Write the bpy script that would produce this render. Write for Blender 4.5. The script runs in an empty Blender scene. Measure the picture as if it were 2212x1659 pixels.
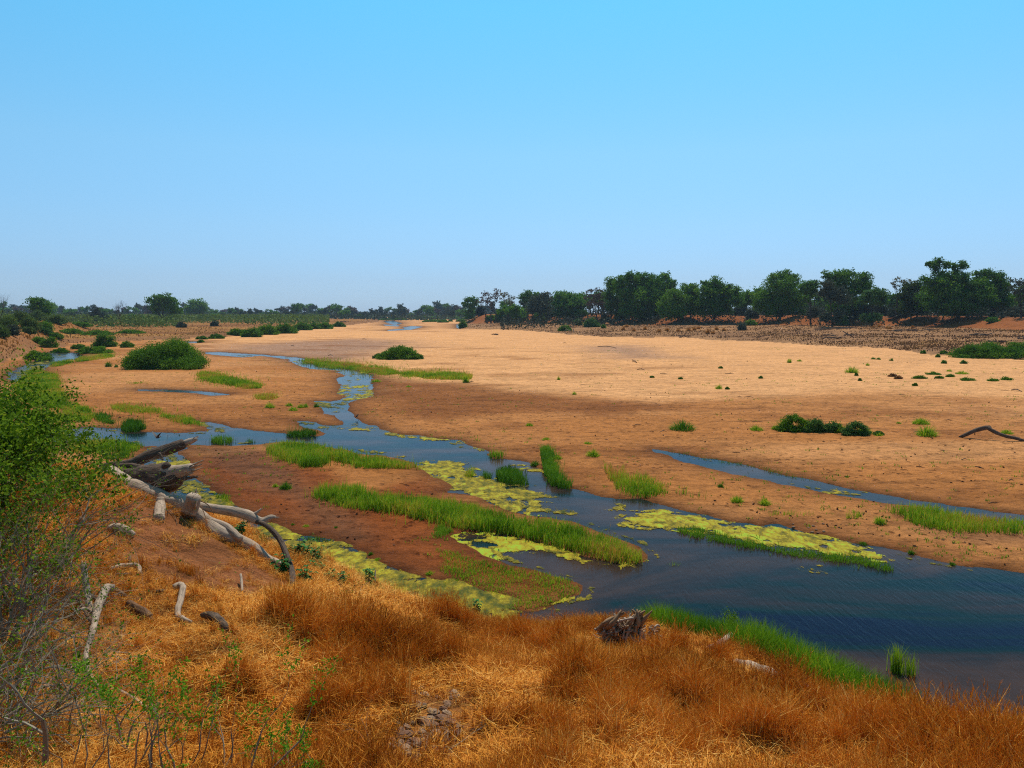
import bpy, math, random, time
import numpy as np
from mathutils import Vector, Matrix
T0 = time.time()
random.seed(5)
rng = np.random.default_rng(11)
S = bpy.context.scene
COL = S.collection
rad = math.radians

# ---------------------------------------------------------------- camera
F = 804.0; EYE = 8.0; PITCH = math.atan(72.5 / F)
cam = bpy.data.cameras.new("camera"); cam.sensor_width = 36; cam.lens = F / 1024 * 36
cam.clip_start = 0.1; cam.clip_end = 20000
camo = bpy.data.objects.new("camera", cam); COL.objects.link(camo)
camo.location = (0, 0, EYE); camo.rotation_euler = (math.pi / 2 - PITCH, 0, 0)
S.camera = camo

# ---------------------------------------------------------------- sky, sun, exposure
SUN_EL, SUN_AZ = 60, 14          # azimuth clockwise from +Y (the viewing direction)
w = bpy.data.worlds.new("World"); S.world = w; w.use_nodes = True
nt = w.node_tree; nt.nodes.clear()
sky = nt.nodes.new("ShaderNodeTexSky"); sky.sky_type = 'NISHITA'; sky.sun_disc = False
sky.sun_elevation = rad(SUN_EL); sky.sun_rotation = rad(SUN_AZ)
sky.altitude = 250; sky.air_density = 1.0; sky.dust_density = 0.3; sky.ozone_density = 4.0
# the camera's strong colour rendering of the sky, as a smooth grade with height above the horizon
tc = nt.nodes.new("ShaderNodeTexCoord"); sx_ = nt.nodes.new("ShaderNodeSeparateXYZ"); cr_ = nt.nodes.new("ShaderNodeValToRGB")
nt.links.new(tc.outputs['Generated'], sx_.inputs[0]); nt.links.new(sx_.outputs[2], cr_.inputs[0])
STOPS = [(0, (.54, .78, 1.32)), (.04, (.62, .81, 1.18)), (.10, (.78, 1.03, 1.22)), (.186, (.92, 1.32, 1.34)), (.342, (.76, 1.72, 1.66)), (.7, (.8, 1.5, 1.4))]
while len(cr_.color_ramp.elements) < len(STOPS): cr_.color_ramp.elements.new(.5)
for e_, (p_, c_) in zip(cr_.color_ramp.elements, STOPS): e_.position = p_; e_.color = tuple(v * .5 for v in c_) + (1,)
hs = nt.nodes.new("ShaderNodeMix"); hs.data_type = 'RGBA'; hs.blend_type = 'MULTIPLY'; hs.inputs[0].default_value = 1; hs.clamp_result = False
sc2 = nt.nodes.new("ShaderNodeVectorMath"); sc2.operation = 'SCALE'; sc2.inputs['Scale'].default_value = 2.0
bg = nt.nodes.new("ShaderNodeBackground"); bg.inputs[1].default_value = 0.1
wo = nt.nodes.new("ShaderNodeOutputWorld")
nt.links.new(sky.outputs[0], hs.inputs[6]); nt.links.new(cr_.outputs[0], hs.inputs[7]); nt.links.new(hs.outputs[2], sc2.inputs[0]); nt.links.new(sc2.outputs[0], bg.inputs[0]); nt.links.new(bg.outputs[0], wo.inputs[0])
sun = bpy.data.lights.new("sun", 'SUN'); sun.energy = 4.8; sun.angle = rad(0.5); sun.color = (1, .93, .82)
suno = bpy.data.objects.new("sun", sun); COL.objects.link(suno)
sd = Vector((math.sin(rad(SUN_AZ)) * math.cos(rad(SUN_EL)), math.cos(rad(SUN_AZ)) * math.cos(rad(SUN_EL)), math.sin(rad(SUN_EL))))
suno.rotation_euler = sd.to_track_quat('Z', 'Y').to_euler()
S.view_settings.view_transform = 'Standard'; S.view_settings.look = 'None'
S.view_settings.exposure = 0.0; S.view_settings.gamma = 1.0; S.view_settings.use_curve_mapping = False
S.cycles.max_bounces = 6; S.cycles.volume_bounces = 0; S.cycles.transparent_max_bounces = 6
S.cycles.use_denoising = False
S.cycles.filter_width = 1.15

# ---------------------------------------------------------------- photograph measurements -> metres
cp, sp_ = math.cos(PITCH), math.sin(PITCH)
V0 = {1: 250.0, 2: 412.5, 3: 576.0}
def Z(r, k, pts):                     # points measured on enlargement row r, column k
    a = np.array(pts, float).reshape(-1, 2)
    return np.stack([256 * k + a[:, 0] / 8.64, V0[r] + a[:, 1] / 8.64], 1)
def D(pts):
    return np.array(pts, float).reshape(-1, 2) * (1024 / 2212)
def cat(*a): return np.concatenate(a)
def slope(uv):
    uv = np.asarray(uv, float).reshape(-1, 2)
    X = (uv[:, 0] - 512) / F; U = (384 - uv[:, 1]) / F
    fy = cp + U * sp_; fz = -sp_ + U * cp
    return X / fy, fz / fy
def G(uv, z=0.0):                     # on the level z
    sx, sz = slope(uv); sz = np.minimum(sz, -1e-4)
    Y = (z - EYE) / sz
    return np.stack([sx * Y, Y], 1)
def AT(uv, Y):                        # at forward distance Y
    sx, sz = slope(uv); Y = np.asarray(Y, float)
    return np.stack([sx * Y, np.broadcast_to(Y, sx.shape), EYE + sz * Y], 1)
def PROJ(P):
    P = np.asarray(P, float); x, y, z = P[:, 0], P[:, 1], P[:, 2] - EYE
    d = y * cp - z * sp_; u = y * sp_ + z * cp
    return np.stack([512 + F * x / d, 384 - F * u / d], 1)

def sdist(P, poly):                   # signed distance, negative inside
    x, y = P[:, 0], P[:, 1]
    d2 = np.full(len(P), 1e18); ins = np.zeros(len(P), bool)
    n = len(poly)
    for i in range(n):
        ax, ay = poly[i]; bx, by = poly[(i + 1) % n]
        ex, ey = bx - ax, by - ay; L = ex * ex + ey * ey + 1e-12
        t = np.clip(((x - ax) * ex + (y - ay) * ey) / L, 0, 1)
        dx = x - ax - t * ex; dy = y - ay - t * ey
        np.minimum(d2, dx * dx + dy * dy, out=d2)
        if ay != by:
            c = (ay > y) != (by > y)
            ins ^= c & (x < ex * (y - ay) / ey + ax)
    d = np.sqrt(d2); d[ins] *= -1
    return d

def hash2(ix, iy, s):
    h = (ix.astype(np.int64) * 374761393 + iy.astype(np.int64) * 668265263 + s * 1442695041) & 0xffffffff
    h = ((h ^ (h >> 13)) * 1274126177) & 0xffffffff
    return ((h ^ (h >> 16)) & 0xffff) / 65535.0
def vnoise(x, y, s=0):
    ix, iy = np.floor(x), np.floor(y); fx, fy = x - ix, y - iy
    fx = fx * fx * (3 - 2 * fx); fy = fy * fy * (3 - 2 * fy)
    a = hash2(ix, iy, s); b = hash2(ix + 1, iy, s); c = hash2(ix, iy + 1, s); d = hash2(ix + 1, iy + 1, s)
    return (a * (1 - fx) + b * fx) * (1 - fy) + (c * (1 - fx) + d * fx) * fy
def fbm(x, y, sc, oc=4, s=0):         # -1..1
    r = 0; A = 0; a = 1.0; f = 1.0 / sc
    for o in range(oc):
        r = r + a * vnoise(x * f + 17.3 * o, y * f - 9.1 * o, s + o); A += a; a *= .5; f *= 2.03
    return (r / A - .5) * 2
def sm(a, b, t):
    t = np.clip((t - a) / (b - a), 0, 1); return t * t * (3 - 2 * t)

# ---------------------------------------------------------------- scene helpers
def tag(o, label=None, cat_=None, group=None, kind=None):
    if label: o["label"] = label
    if cat_: o["category"] = cat_
    if group: o["group"] = group
    if kind: o["kind"] = kind
    return o
def empty(name, loc, label, cat_, group=None):
    o = bpy.data.objects.new(name, None); COL.objects.link(o); o.location = loc; o.empty_display_size = .3
    return tag(o, label, cat_, group)
def mesh(name, V, polys, mat, attrs=None, smooth=False):
    """V (n,3); polys = list of index arrays (m,k)"""
    me = bpy.data.meshes.new(name)
    V = np.asarray(V, np.float32)
    polys = [np.asarray(p, np.int32) for p in (polys if isinstance(polys, list) else [polys]) if len(p)]
    me.vertices.add(len(V)); me.vertices.foreach_set("co", V.ravel())
    nl = sum(p.size for p in polys); nf = sum(len(p) for p in polys)
    me.loops.add(nl); me.polygons.add(nf)
    me.loops.foreach_set("vertex_index", np.concatenate([p.ravel() for p in polys]))
    tot = np.concatenate([np.full(len(p), p.shape[1], np.int32) for p in polys])
    st = np.concatenate([[0], np.cumsum(tot)[:-1]]).astype(np.int32)
    me.polygons.foreach_set("loop_start", st)
    me.polygons.foreach_set("use_smooth", np.full(nf, smooth, bool))
    if attrs:
        for k, a in attrs.items():
            a = np.asarray(a, np.float32)
            if a.ndim == 2:
                if a.shape[1] == 3: a = np.concatenate([a, np.ones((len(a), 1), np.float32)], 1)
                at = me.attributes.new(k, 'FLOAT_COLOR', 'POINT'); at.data.foreach_set("color", a.ravel())
            else:
                at = me.attributes.new(k, 'FLOAT', 'POINT'); at.data.foreach_set("value", a)
    me.update(calc_edges=True)
    if mat: me.materials.append(mat)
    return me
def add(name, me, parent=None, loc=None):
    o = bpy.data.objects.new(name, me); COL.objects.link(o)
    if parent: o.parent = parent
    if loc is not None: o.location = loc
    return o

# ---------------------------------------------------------------- materials
def newmat(name):
    m = bpy.data.materials.new(name); m.use_nodes = True
    n = m.node_tree; n.nodes.clear()
    o = n.nodes.new("ShaderNodeOutputMaterial")
    return m, n, o
def nd(n, t, **k):
    x = n.nodes.new(t)
    for a, b in k.items():
        if a in x.inputs: x.inputs[a].default_value = b
        else: setattr(x, a, b)
    return x
def mix(n, fac, a, b, mode='MIX'):
    x = n.nodes.new("ShaderNodeMix"); x.data_type = 'RGBA'; x.blend_type = mode; x.clamp_result = False
    for i, v in ((0, fac), (6, a), (7, b)):
        if isinstance(v, bpy.types.NodeSocket): n.links.new(v, x.inputs[i])
        elif i == 0: x.inputs[0].default_value = v
        else: x.inputs[i].default_value = (*v, 1) if len(v) == 3 else v
    return x.outputs[2]
def ramp(n, src, stops):
    r = n.nodes.new("ShaderNodeValToRGB"); e = r.color_ramp.elements
    while len(e) < len(stops): e.new(.5)
    for i, (p, c) in enumerate(stops):
        e[i].position = p; e[i].color = (*c, 1) if not isinstance(c, (int, float)) else (c, c, c, 1)
    n.links.new(src, r.inputs[0]); return r.outputs[0]
def noise_t(n, scale, detail=4, rough=.55, vec=None, dist=0.0):
    x = nd(n, "ShaderNodeTexNoise", Scale=scale, Detail=detail, Roughness=rough, Distortion=dist)
    if vec is not None: n.links.new(vec, x.inputs['Vector'])
    return x.outputs['Fac']
def objco(n): return n.nodes.new("ShaderNodeTexCoord").outputs['Object']
def mapped(n, vec, scale=(1, 1, 1), rot=(0, 0, 0)):
    m = n.nodes.new("ShaderNodeMapping"); m.inputs['Scale'].default_value = scale; m.inputs['Rotation'].default_value = rot
    n.links.new(vec, m.inputs['Vector']); return m.outputs[0]
def math_(n, op, a, b):
    x = n.nodes.new("ShaderNodeMath"); x.operation = op
    for i, v in enumerate((a, b)):
        if isinstance(v, bpy.types.NodeSocket): n.links.new(v, x.inputs[i])
        else: x.inputs[i].default_value = v
    return x.outputs[0]
def bump(n, h, dist, strength=1.0, prev=None):
    b = nd(n, "ShaderNodeBump", Distance=dist, Strength=strength); n.links.new(h, b.inputs['Height'])
    if prev is not None: n.links.new(prev, b.inputs['Normal'])
    return b.outputs[0]

# soil: base colour from the ground survey (attribute "soil"), grain and pits from noise
m_soil, n, o = newmat("sandy_soil")
co = objco(n)
at = nd(n, "ShaderNodeAttribute", attribute_name="soil")
bd = n.nodes.new("ShaderNodeBsdfPrincipled"); bd.inputs['Specular IOR Level'].default_value = .04
n1 = noise_t(n, 1.6, 6, .65, co); n2 = noise_t(n, 9, 5, .7, co); n3 = noise_t(n, .12, 5, .6, co)
c = mix(n, 1.0, at.outputs['Color'], ramp(n, n1, [(.3, .60), (.5, 1.0), (.7, 1.20)]), 'MULTIPLY')
c = mix(n, 1.0, c, ramp(n, n2, [(.3, .68), (.5, 1.0), (.75, 1.18)]), 'MULTIPLY')
c = mix(n, 1.0, c, ramp(n, n3, [(.3, .90), (.7, 1.08)]), 'MULTIPLY')
n4 = noise_t(n, 1.1, 6, .7, mapped(n, co, (.22, 1, 1))); c = mix(n, 1.0, c, ramp(n, n4, [(.32, .62), (.48, 1.0), (.7, 1.12)]), 'MULTIPLY')
# scattered dark droppings and hoof prints, their inner shade painted in, stretched along the bed
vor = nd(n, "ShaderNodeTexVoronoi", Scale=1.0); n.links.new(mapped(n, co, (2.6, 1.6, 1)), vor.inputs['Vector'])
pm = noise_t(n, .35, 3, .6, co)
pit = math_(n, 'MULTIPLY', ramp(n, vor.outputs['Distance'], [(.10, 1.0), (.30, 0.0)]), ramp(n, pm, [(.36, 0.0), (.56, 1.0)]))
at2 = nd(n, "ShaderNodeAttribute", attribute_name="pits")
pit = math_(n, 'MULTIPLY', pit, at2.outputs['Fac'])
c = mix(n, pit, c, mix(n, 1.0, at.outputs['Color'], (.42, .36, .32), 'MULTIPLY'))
n.links.new(c, bd.inputs['Base Color'])
bd.inputs['Roughness'].default_value = .9
b1 = bump(n, noise_t(n, 2.2, 6, .7, co), .35, .8)
b2 = bump(n, noise_t(n, 14, 4, .7, co), .05, .7, b1)
inv = math_(n, 'SUBTRACT', 1.0, pit); b3 = bump(n, inv, .12, .8, b2)
n.links.new(b3, bd.inputs['Normal']); n.links.new(bd.outputs[0], o.inputs[0])

# river water: silty and weedy below, sky mirrored in a rippled surface
m_water, n, o = newmat("river_water")
co = objco(n)
bd = n.nodes.new("ShaderNodeBsdfPrincipled")
silt = noise_t(n, .16, 5, .6, mapped(n, co, (.6, 1.3, 1), (0, 0, rad(-20))), .8)
c = ramp(n, silt, [(.34, (.004, .006, .018)), (.42, (.004, .013, .012)), (.49, (.018, .014, .013)), (.62, (.050, .027, .018))])
n.links.new(c, bd.inputs['Base Color']); bd.inputs['Roughness'].default_value = .12; bd.inputs['IOR'].default_value = 1.09
wv = nd(n, "ShaderNodeTexNoise", Scale=1.0, Detail=3.0, Roughness=.55, Distortion=.5)
n.links.new(mapped(n, co, (7.5, 1.1, 1), (0, 0, rad(38))), wv.inputs['Vector'])
xyz = n.nodes.new("ShaderNodeSeparateXYZ"); n.links.new(co, xyz.inputs[0])
nearm = math_(n, 'MULTIPLY', ramp(n, math_(n, 'DIVIDE', xyz.outputs[1], 60.0), [(.35, 1.0), (.6, .0)]), ramp(n, math_(n, 'ADD', math_(n, 'DIVIDE', xyz.outputs[0], 20.0), .3), [(.2, .05), (.6, 1.0)]))
area = math_(n, 'MULTIPLY', ramp(n, noise_t(n, .2, 3, .5, co), [(.35, .3), (.6, 1.0)]), nearm)
hh = math_(n, 'MULTIPLY', wv.outputs['Fac'], area)
b1 = bump(n, hh, .022, .9); b2 = bump(n, noise_t(n, 3.5, 4, .6, co), .006, .8, b1)
n.links.new(b2, bd.inputs['Normal']); n.links.new(bd.outputs[0], o.inputs[0])

def tint_mat(name, stops, trans=.3, rough=.7, extra=None, spec=.05):
    """leaf / blade material: colour by attribute 'tint' (0..1), some light through"""
    m, n, o = newmat(name)
    at = nd(n, "ShaderNodeAttribute", attribute_name="tint")
    f = at.outputs['Fac']
    if extra:
        ai = nd(n, "ShaderNodeAttribute", attribute_name=extra, attribute_type='INSTANCER')
        f = math_(n, 'ADD', math_(n, 'MULTIPLY', f, .5), ai.outputs['Fac'])
    c = ramp(n, f, stops)
    bd = n.nodes.new("ShaderNodeBsdfPrincipled"); bd.inputs['Roughness'].default_value = rough
    bd.inputs['Specular IOR Level'].default_value = spec
    tr = n.nodes.new("ShaderNodeBsdfTranslucent"); ms = n.nodes.new("ShaderNodeMixShader"); ms.inputs[0].default_value = trans
    n.links.new(c, bd.inputs['Base Color']); n.links.new(c, tr.inputs['Color'])
    n.links.new(bd.outputs[0], ms.inputs[1]); n.links.new(tr.outputs[0], ms.inputs[2]); n.links.new(ms.outputs[0], o.inputs[0])
    return m
m_algae, n, o = newmat("floating_algae")
co = objco(n)
at = nd(n, "ShaderNodeAttribute", attribute_name="tint")
f = math_(n, 'ADD', math_(n, 'MULTIPLY', at.outputs['Fac'], .86), math_(n, 'MULTIPLY', math_(n, 'SUBTRACT', noise_t(n, 2.6, 6, .75, mapped(n, co, (1, .55, 1))), .5), 2.1))
c = ramp(n, f, [(.0, (.008, .018, .009)), (.22, (.025, .04, .006)), (.45, (.09, .085, .008)), (.65, (.20, .145, .009)), (.8, (.33, .25, .014)), (1, (.27, .36, .022))])
bd = n.nodes.new("ShaderNodeBsdfPrincipled"); bd.inputs['Roughness'].default_value = .75; bd.inputs['Specular IOR Level'].default_value = .06; n.links.new(c, bd.inputs['Base Color'])
n.links.new(bump(n, noise_t(n, 7, 5, .7, co), .06, .8), bd.inputs['Normal'])
lv = nd(n, "ShaderNodeAttribute", attribute_name="cover")   # frayed, stringy edges and holes
fray = math_(n, 'ADD', lv.outputs['Fac'], math_(n, 'MULTIPLY', math_(n, 'SUBTRACT', noise_t(n, 3.2, 7, .8, mapped(n, co, (1, .45, 1)), .6), .5), 3.6))
tp = n.nodes.new("ShaderNodeBsdfTransparent"); ms = n.nodes.new("ShaderNodeMixShader")
n.links.new(ramp(n, fray, [(.0, 0.0), (.16, 1.0)]), ms.inputs[0]); n.links.new(tp.outputs[0], ms.inputs[1]); n.links.new(bd.outputs[0], ms.inputs[2]); n.links.new(ms.outputs[0], o.inputs[0])

# ---------------------------------------------------------------- survey of the river bed (outlines in metres)
W_main = G(cat(
 Z(1,1,[(20,903),(200,917),(400,934),(600,984),(780,1012),(960,1055),(1000,1150),(1008,1262),(900,1290),(790,1325),(765,1370),(830,1420),(900,1465),(980,1510),(1070,1555),(1200,1590),(1400,1608),(1600,1640)]),
 Z(2,1,[(1750,238),(1900,300),(2000,345),(2020,400),(2212,412)]),
 Z(2,2,[(100,430),(240,495),(290,560),(400,640),(540,660),(640,690),(780,730),(900,745),(1100,755),(1250,800),(1450,850),(1700,895),(1880,945),(2050,955),(2150,990)]),
 Z(2,3,[(80,965),(180,1000),(330,1050),(500,1080),(620,1110),(750,1150),(1000,1180),(1200,1220),(1400,1280),(1640,1330),(1900,1350),(2100,1385),(2300,1410),(3000,1530),(5200,1850)]),
 D([(5400,2300),(2800,1800),(1000,1700),(1030,1400)]),
 Z(3,1,[(1950,420),(1980,350),(2100,325)]), Z(3,2,[(0,305),(100,330),(200,325),(300,300),(440,240),(520,190)]),
 Z(2,2,[(600,1590),(640,1550),(640,1490),(560,1450),(450,1430),(330,1400),(150,1340),(0,1310)]),
 Z(2,1,[(1950,1200),(1750,1110),(1690,1070),(1800,1040),(1950,1042),(2050,1050),(2200,1088)]),
 Z(2,2,[(200,1130),(430,1190),(650,1260),(900,1310),(1100,1315),(1190,1300),(1170,1240),(1080,1170),(950,1100),(800,1040),(650,985),(500,935),(350,905),(150,890),(0,860)]),
 Z(2,1,[(2000,780),(1980,750),(1900,720),(1650,690),(1740,640),(1700,620),(1500,520),(1440,485),(1400,430),(1250,400),(1100,370),(900,350),(700,305),(500,265),(250,250),(80,270),(0,280)]),
 Z(2,0,[(1800,290),(1650,280),(1500,300),(1240,290),(1100,262),(850,235),(600,250),(300,240),(-300,220),(-300,130),(600,150),(750,130),(1030,140),(1250,172),(1500,182),(1820,165),(1830,125),(1740,95),(1780,85),(1900,113),(2212,163)]),
 Z(2,1,[(280,188),(530,212),(640,192),(560,150),(400,115),(365,75),(480,85),(600,110),(740,115),(735,60)]),
 Z(1,1,[(740,1500),(690,1440),(600,1390),(540,1350),(515,1305),(640,1308),(720,1300),(765,1270),(725,1200),(712,1100),(775,1078),(700,1040),(520,1030),(440,1030),(400,1000),(320,970),(300,945),(160,927),(20,912)])))
W_right = G(cat(Z(2,2,[(1200,315),(1330,330),(1500,360),(1700,400),(1900,445),(2100,485),(2212,505)]),
 Z(2,3,[(150,545),(400,590),(600,640),(800,680),(1000,715),(1200,755),(1500,790),(1700,820),(2000,870),(2212,890),(2700,960),(2700,1010),(2212,960),(2000,930),(1700,900),(1500,860),(1200,800),(1000,785),(800,750),(600,720),(300,650),(0,590)]),
 Z(2,2,[(2100,570),(1900,530),(1700,480),(1500,430),(1350,380),(1220,335)])))
W_swamp = G(cat(Z(2,0,[(1240,300),(1400,300),(1640,300),(1560,340),(1650,440),(1540,520),(1700,570),(1800,650),(1900,730),(1980,790),(2212,900)]),
 Z(2,1,[(100,960),(200,1000),(350,1060),(600,1105),(800,1170),(950,1245),(1050,1300),(1250,1375),(1400,1430),(1550,1455),(1720,1440),(1850,1520),(2100,1600),(2212,1620)]),
 Z(3,1,[(2000,345),(1900,450),(1000,300),(0,100)]), Z(2,1,[(300,1300),(0,1250)]), Z(2,0,[(2000,1200),(1500,800),(1250,480)])))
W_left = G(Z(1,0,[(380,905),(450,880),(620,885),(740,910),(640,940),(520,965),(440,1000),(330,1050),(260,1140),(100,1150),(60,1060),(280,970),(400,930)]))
W_thin = G(Z(1,0,[(1190,1206),(1400,1206),(1600,1213),(1800,1226),(1980,1250),(1850,1260),(1700,1237),(1400,1224),(1200,1218)]))
W_link = G(cat(Z(1,0,[(1780,883),(1900,883),(2050,893)]), Z(1,1,[(20,903),(20,915)]), Z(1,0,[(2100,928),(1900,910),(1780,897)])))
W_far = [G(Z(1,1,p)) for p in ([(1100,612),(1180,610),(1260,635),(1200,648),(1140,632)], [(1100,643),(1240,650),(1230,662),(1120,655)],
 [(1270,668),(1350,658),(1440,663),(1330,690),(1280,692),(1130,700),(1150,690),(1290,680)], [(1735,640),(1765,645),(1765,685),(1735,672)])]
W_small = [G(Z(1,0,[(1600,790),(1700,792),(1760,803),(1640,806)]))]
WATERS = [W_main, W_right, W_swamp, W_left, W_thin, W_link] + W_far + W_small
RB = G(cat(Z(1,1,[(1700,560),(1760,640),(1790,680),(1900,688),(2212,698)]), Z(1,2,[(300,722),(500,742),(800,765),(1200,768),(1500,770),(1800,800)]),
 Z(1,3,[(0,812),(400,840),(700,860),(1000,872),(1300,905),(1600,945),(2000,968),(2300,985),(3200,1060)])))
RB = cat(RB, np.array([(700, 100), (3000, 900), (900, 3000), (250, 1500)]))
RB2 = G(cat(Z(1,1,[(1780,600),(1900,610)]), Z(1,2,[(0,612),(400,618),(800,628),(1200,641),(2212,646)]), Z(1,3,[(0,652),(700,656),(1200,664),(1900,682),(2400,700),(3200,735)])), 2.8)
RB2 = cat(RB2, np.array([(800, 150), (3000, 900), (900, 3000), (330, 1500)]))
LB = G(cat(Z(1,0,[(-900,1160),(100,960),(230,890),(420,850),(560,845),(640,815),(1000,800),(1500,778),(1750,772),(1900,762),(2212,750)]), Z(1,1,[(280,722),(480,692),(650,672),(790,655),(1050,625),(1065,592),(900,575)])))
LB = cat(LB, np.array([(-250, 1500), (-3000, 3000), (-3000, 200), (-300, 60)]))
LB2 = G(cat(Z(1,0,[(-900,1000),(60,905),(200,870),(420,830),(540,790),(570,740)])), 0.6)
LB2 = cat(LB2, np.array([(-150, 290), (-420, 620), (-1500, 900), (-900, 100)]))
PALE = [G(D([(430,748),(640,781),(830,815),(1010,835),(1180,853),(1400,873),(1650,862),(1900,855),(2212,868),(2900,890),(2900,690),(1800,690),(1000,650),(420,690)]))]
GRAVEL = [G(Z(1,1,[(-300,830),(100,815),(500,790),(900,780),(1300,800),(1380,850),(1000,900),(960,940),(850,965),(500,960),(250,920),(-200,890)])),
          G(Z(1,2,[(700,850),(1050,840),(1250,930),(1400,955),(1000,960),(720,900)]))]
BROWN = [G(cat(Z(1,1,[(960,1070),(1400,1100),(1850,1150),(2212,1200)]), Z(1,2,[(500,1275),(1000,1330),(1300,1400),(900,1480),(300,1420),(-200,1440),(-600,1500),(-900,1450),(-1150,1400)]), Z(1,1,[(1000,1262)])))]
RED = [G(cat(Z(2,1,[(0,380),(300,470),(700,560),(900,700),(1500,560),(1700,640),(1650,720),(2212,1000)]), Z(2,2,[(500,1250),(640,1500),(300,1659)]), Z(3,1,[(1500,0)]), Z(2,1,[(1000,1400),(500,1150),(0,990)]), Z(2,0,[(1900,760),(1540,400)])))]
DARK = [G(cat(Z(2,0,[(1650,300),(2212,330)]), Z(2,1,[(300,560),(560,760),(800,900),(900,1100),(700,1100),(350,800),(0,560)]), Z(2,0,[(1800,450)]))),
        G(Z(2,3,[(1100,860),(1250,980),(1500,1040),(2300,1060),(2300,1160),(1900,1170),(1600,1120),(1300,1050)]))]
ALGAE = [  # outline, tint, cover
 (cat(Z(2,1,[(1430,430),(1700,430),(1750,480),(2050,600),(2150,650),(2160,720),(2212,770)]), Z(2,2,[(60,660),(180,720),(300,830),(150,880),(0,860)]), Z(2,1,[(2000,780),(1900,720),(1700,620),(1480,510)])), .80, .95),
 (cat(Z(2,2,[(0,600),(140,640),(200,720),(290,810),(450,850),(480,880),(320,880),(100,870),(0,850)])), .6, .7),
 (cat(Z(2,1,[(-60,300),(60,330),(250,400),(430,500),(600,560),(740,600),(560,600),(300,560),(200,470),(0,390)])), .66, .9),
 (Z(2,0,[(1200,300),(1380,300),(1400,340),(1240,350)]), .55, .6),
 (Z(2,0,[(1390,430),(1660,420),(1640,450),(1500,465),(1400,470)]), .72, .9),
 (Z(2,0,[(1480,560),(1600,590),(1780,690),(1950,780),(1900,850),(1700,700),(1500,600)]), .62, .95),
 (cat(Z(2,1,[(100,1000),(250,1040),(380,1110),(520,1120),(800,1180),(940,1250),(1230,1370),(1400,1430),(1560,1460),(1700,1450),(2212,1659)]), Z(3,1,[(2212,320),(1950,340),(1000,150)]), Z(2,1,[(700,1450),(300,1220)])), .74, 1.1),
 (Z(2,0,[(700,120),(1040,140),(1050,160),(700,150)]), .6, .5),
 (cat(Z(2,1,[(1690,1070),(1740,1010),(1810,1025),(1830,1045),(1700,1070),(1750,1110),(1950,1200),(2080,1240),(1960,1240),(1800,1160),(1620,1100),(1600,1070)])), 1.0, .9),
 (cat(Z(2,1,[(1960,1045),(2212,1085)]), Z(2,2,[(200,1130),(430,1190),(640,1260),(600,1275),(430,1225),(230,1160),(200,1180),(0,1165)]), Z(2,1,[(1990,1090)])), .9, 1.0),
 (Z(2,2,[(920,1300),(1110,1305),(1100,1325),(930,1325)]), .85, .8),
 (cat(Z(2,2,[(1010,910),(1130,870),(1300,870),(1500,890),(1900,950),(2212,990)]), Z(2,3,[(180,1005),(420,1090),(620,1120),(800,1160),(900,1200),(950,1270),(800,1260),(500,1230),(200,1190),(0,1160)]), Z(2,2,[(1900,1080),(1600,1010),(1400,1010),(1150,990),(1010,970)])), .92, .85),
 (Z(2,2,[(830,820),(960,810),(950,850),(840,850)]), .7, .6),
 (Z(2,3,[(500,665),(600,670),(690,695),(670,710),(560,690)]), .8, .75), (Z(2,3,[(80,610),(300,630),(450,655),(430,670),(200,640)]), .6, .4),
 (Z(2,3,[(300,1350),(400,1335),(470,1310),(480,1330),(400,1360),(370,1380),(310,1380)]), .8, .75),
 (Z(1,1,[(740,1150),(800,1160),(840,1190),(770,1240),(760,1280),(720,1260),(715,1180)]), .85, .7),
 (Z(1,1,[(820,1080),(930,1110),(900,1125),(830,1100)]), .8, .6), (Z(1,1,[(920,1170),(1000,1180),(1005,1260),(870,1295),(770,1295),(870,1260),(990,1220),(920,1200)]), .85, .8),
 (Z(1,1,[(880,1050),(960,1050),(1010,1062),(880,1068)]), .85, .8), (Z(1,1,[(330,960),(420,1000),(420,1020),(330,985)]), .75, .6),
 (Z(1,1,[(500,1295),(640,1315),(540,1330),(580,1380),(520,1350)]), .6, .6), (Z(1,1,[(690,1310),(800,1320),(740,1390),(690,1370)]), .7, .6),
 (Z(2,1,[(810,135),(980,135),(1010,165),(900,165)]), .7, .8), (Z(2,1,[(1080,150),(1300,190),(1500,205),(1750,235),(1800,260),(1500,240),(1200,215),(1070,200)]), .72, .62),
 (Z(2,1,[(1780,240),(1920,290),(2000,330),(2010,350),(1850,310),(1800,270)]), .7, .62), (Z(2,2,[(60,440),(240,490),(270,510),(100,495)]), .8, .7),
 (Z(2,1,[(1150,360),(1390,365),(1300,390),(1200,390)]), .72, .6), (Z(2,1,[(380,80),(500,90),(720,100),(740,120),(560,130),(400,110)]), .5, .6),
 (Z(1,0,[(260,975),(420,960),(440,1000),(320,1050),(200,1120),(120,1100)]), .6, .65), (Z(1,0,[(480,895),(640,915),(600,935),(500,930)]), .5, .5),
 (cat(Z(3,1,[(1980,345),(2100,325)]), Z(3,2,[(0,305),(200,325),(440,240),(520,195),(500,165),(400,200),(250,240),(100,265),(-60,250),(-200,280)])), .8, .75),
 (Z(2,0,[(1700,70),(1830,120),(1830,160),(1700,120)]), .6, .7),
]
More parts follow.
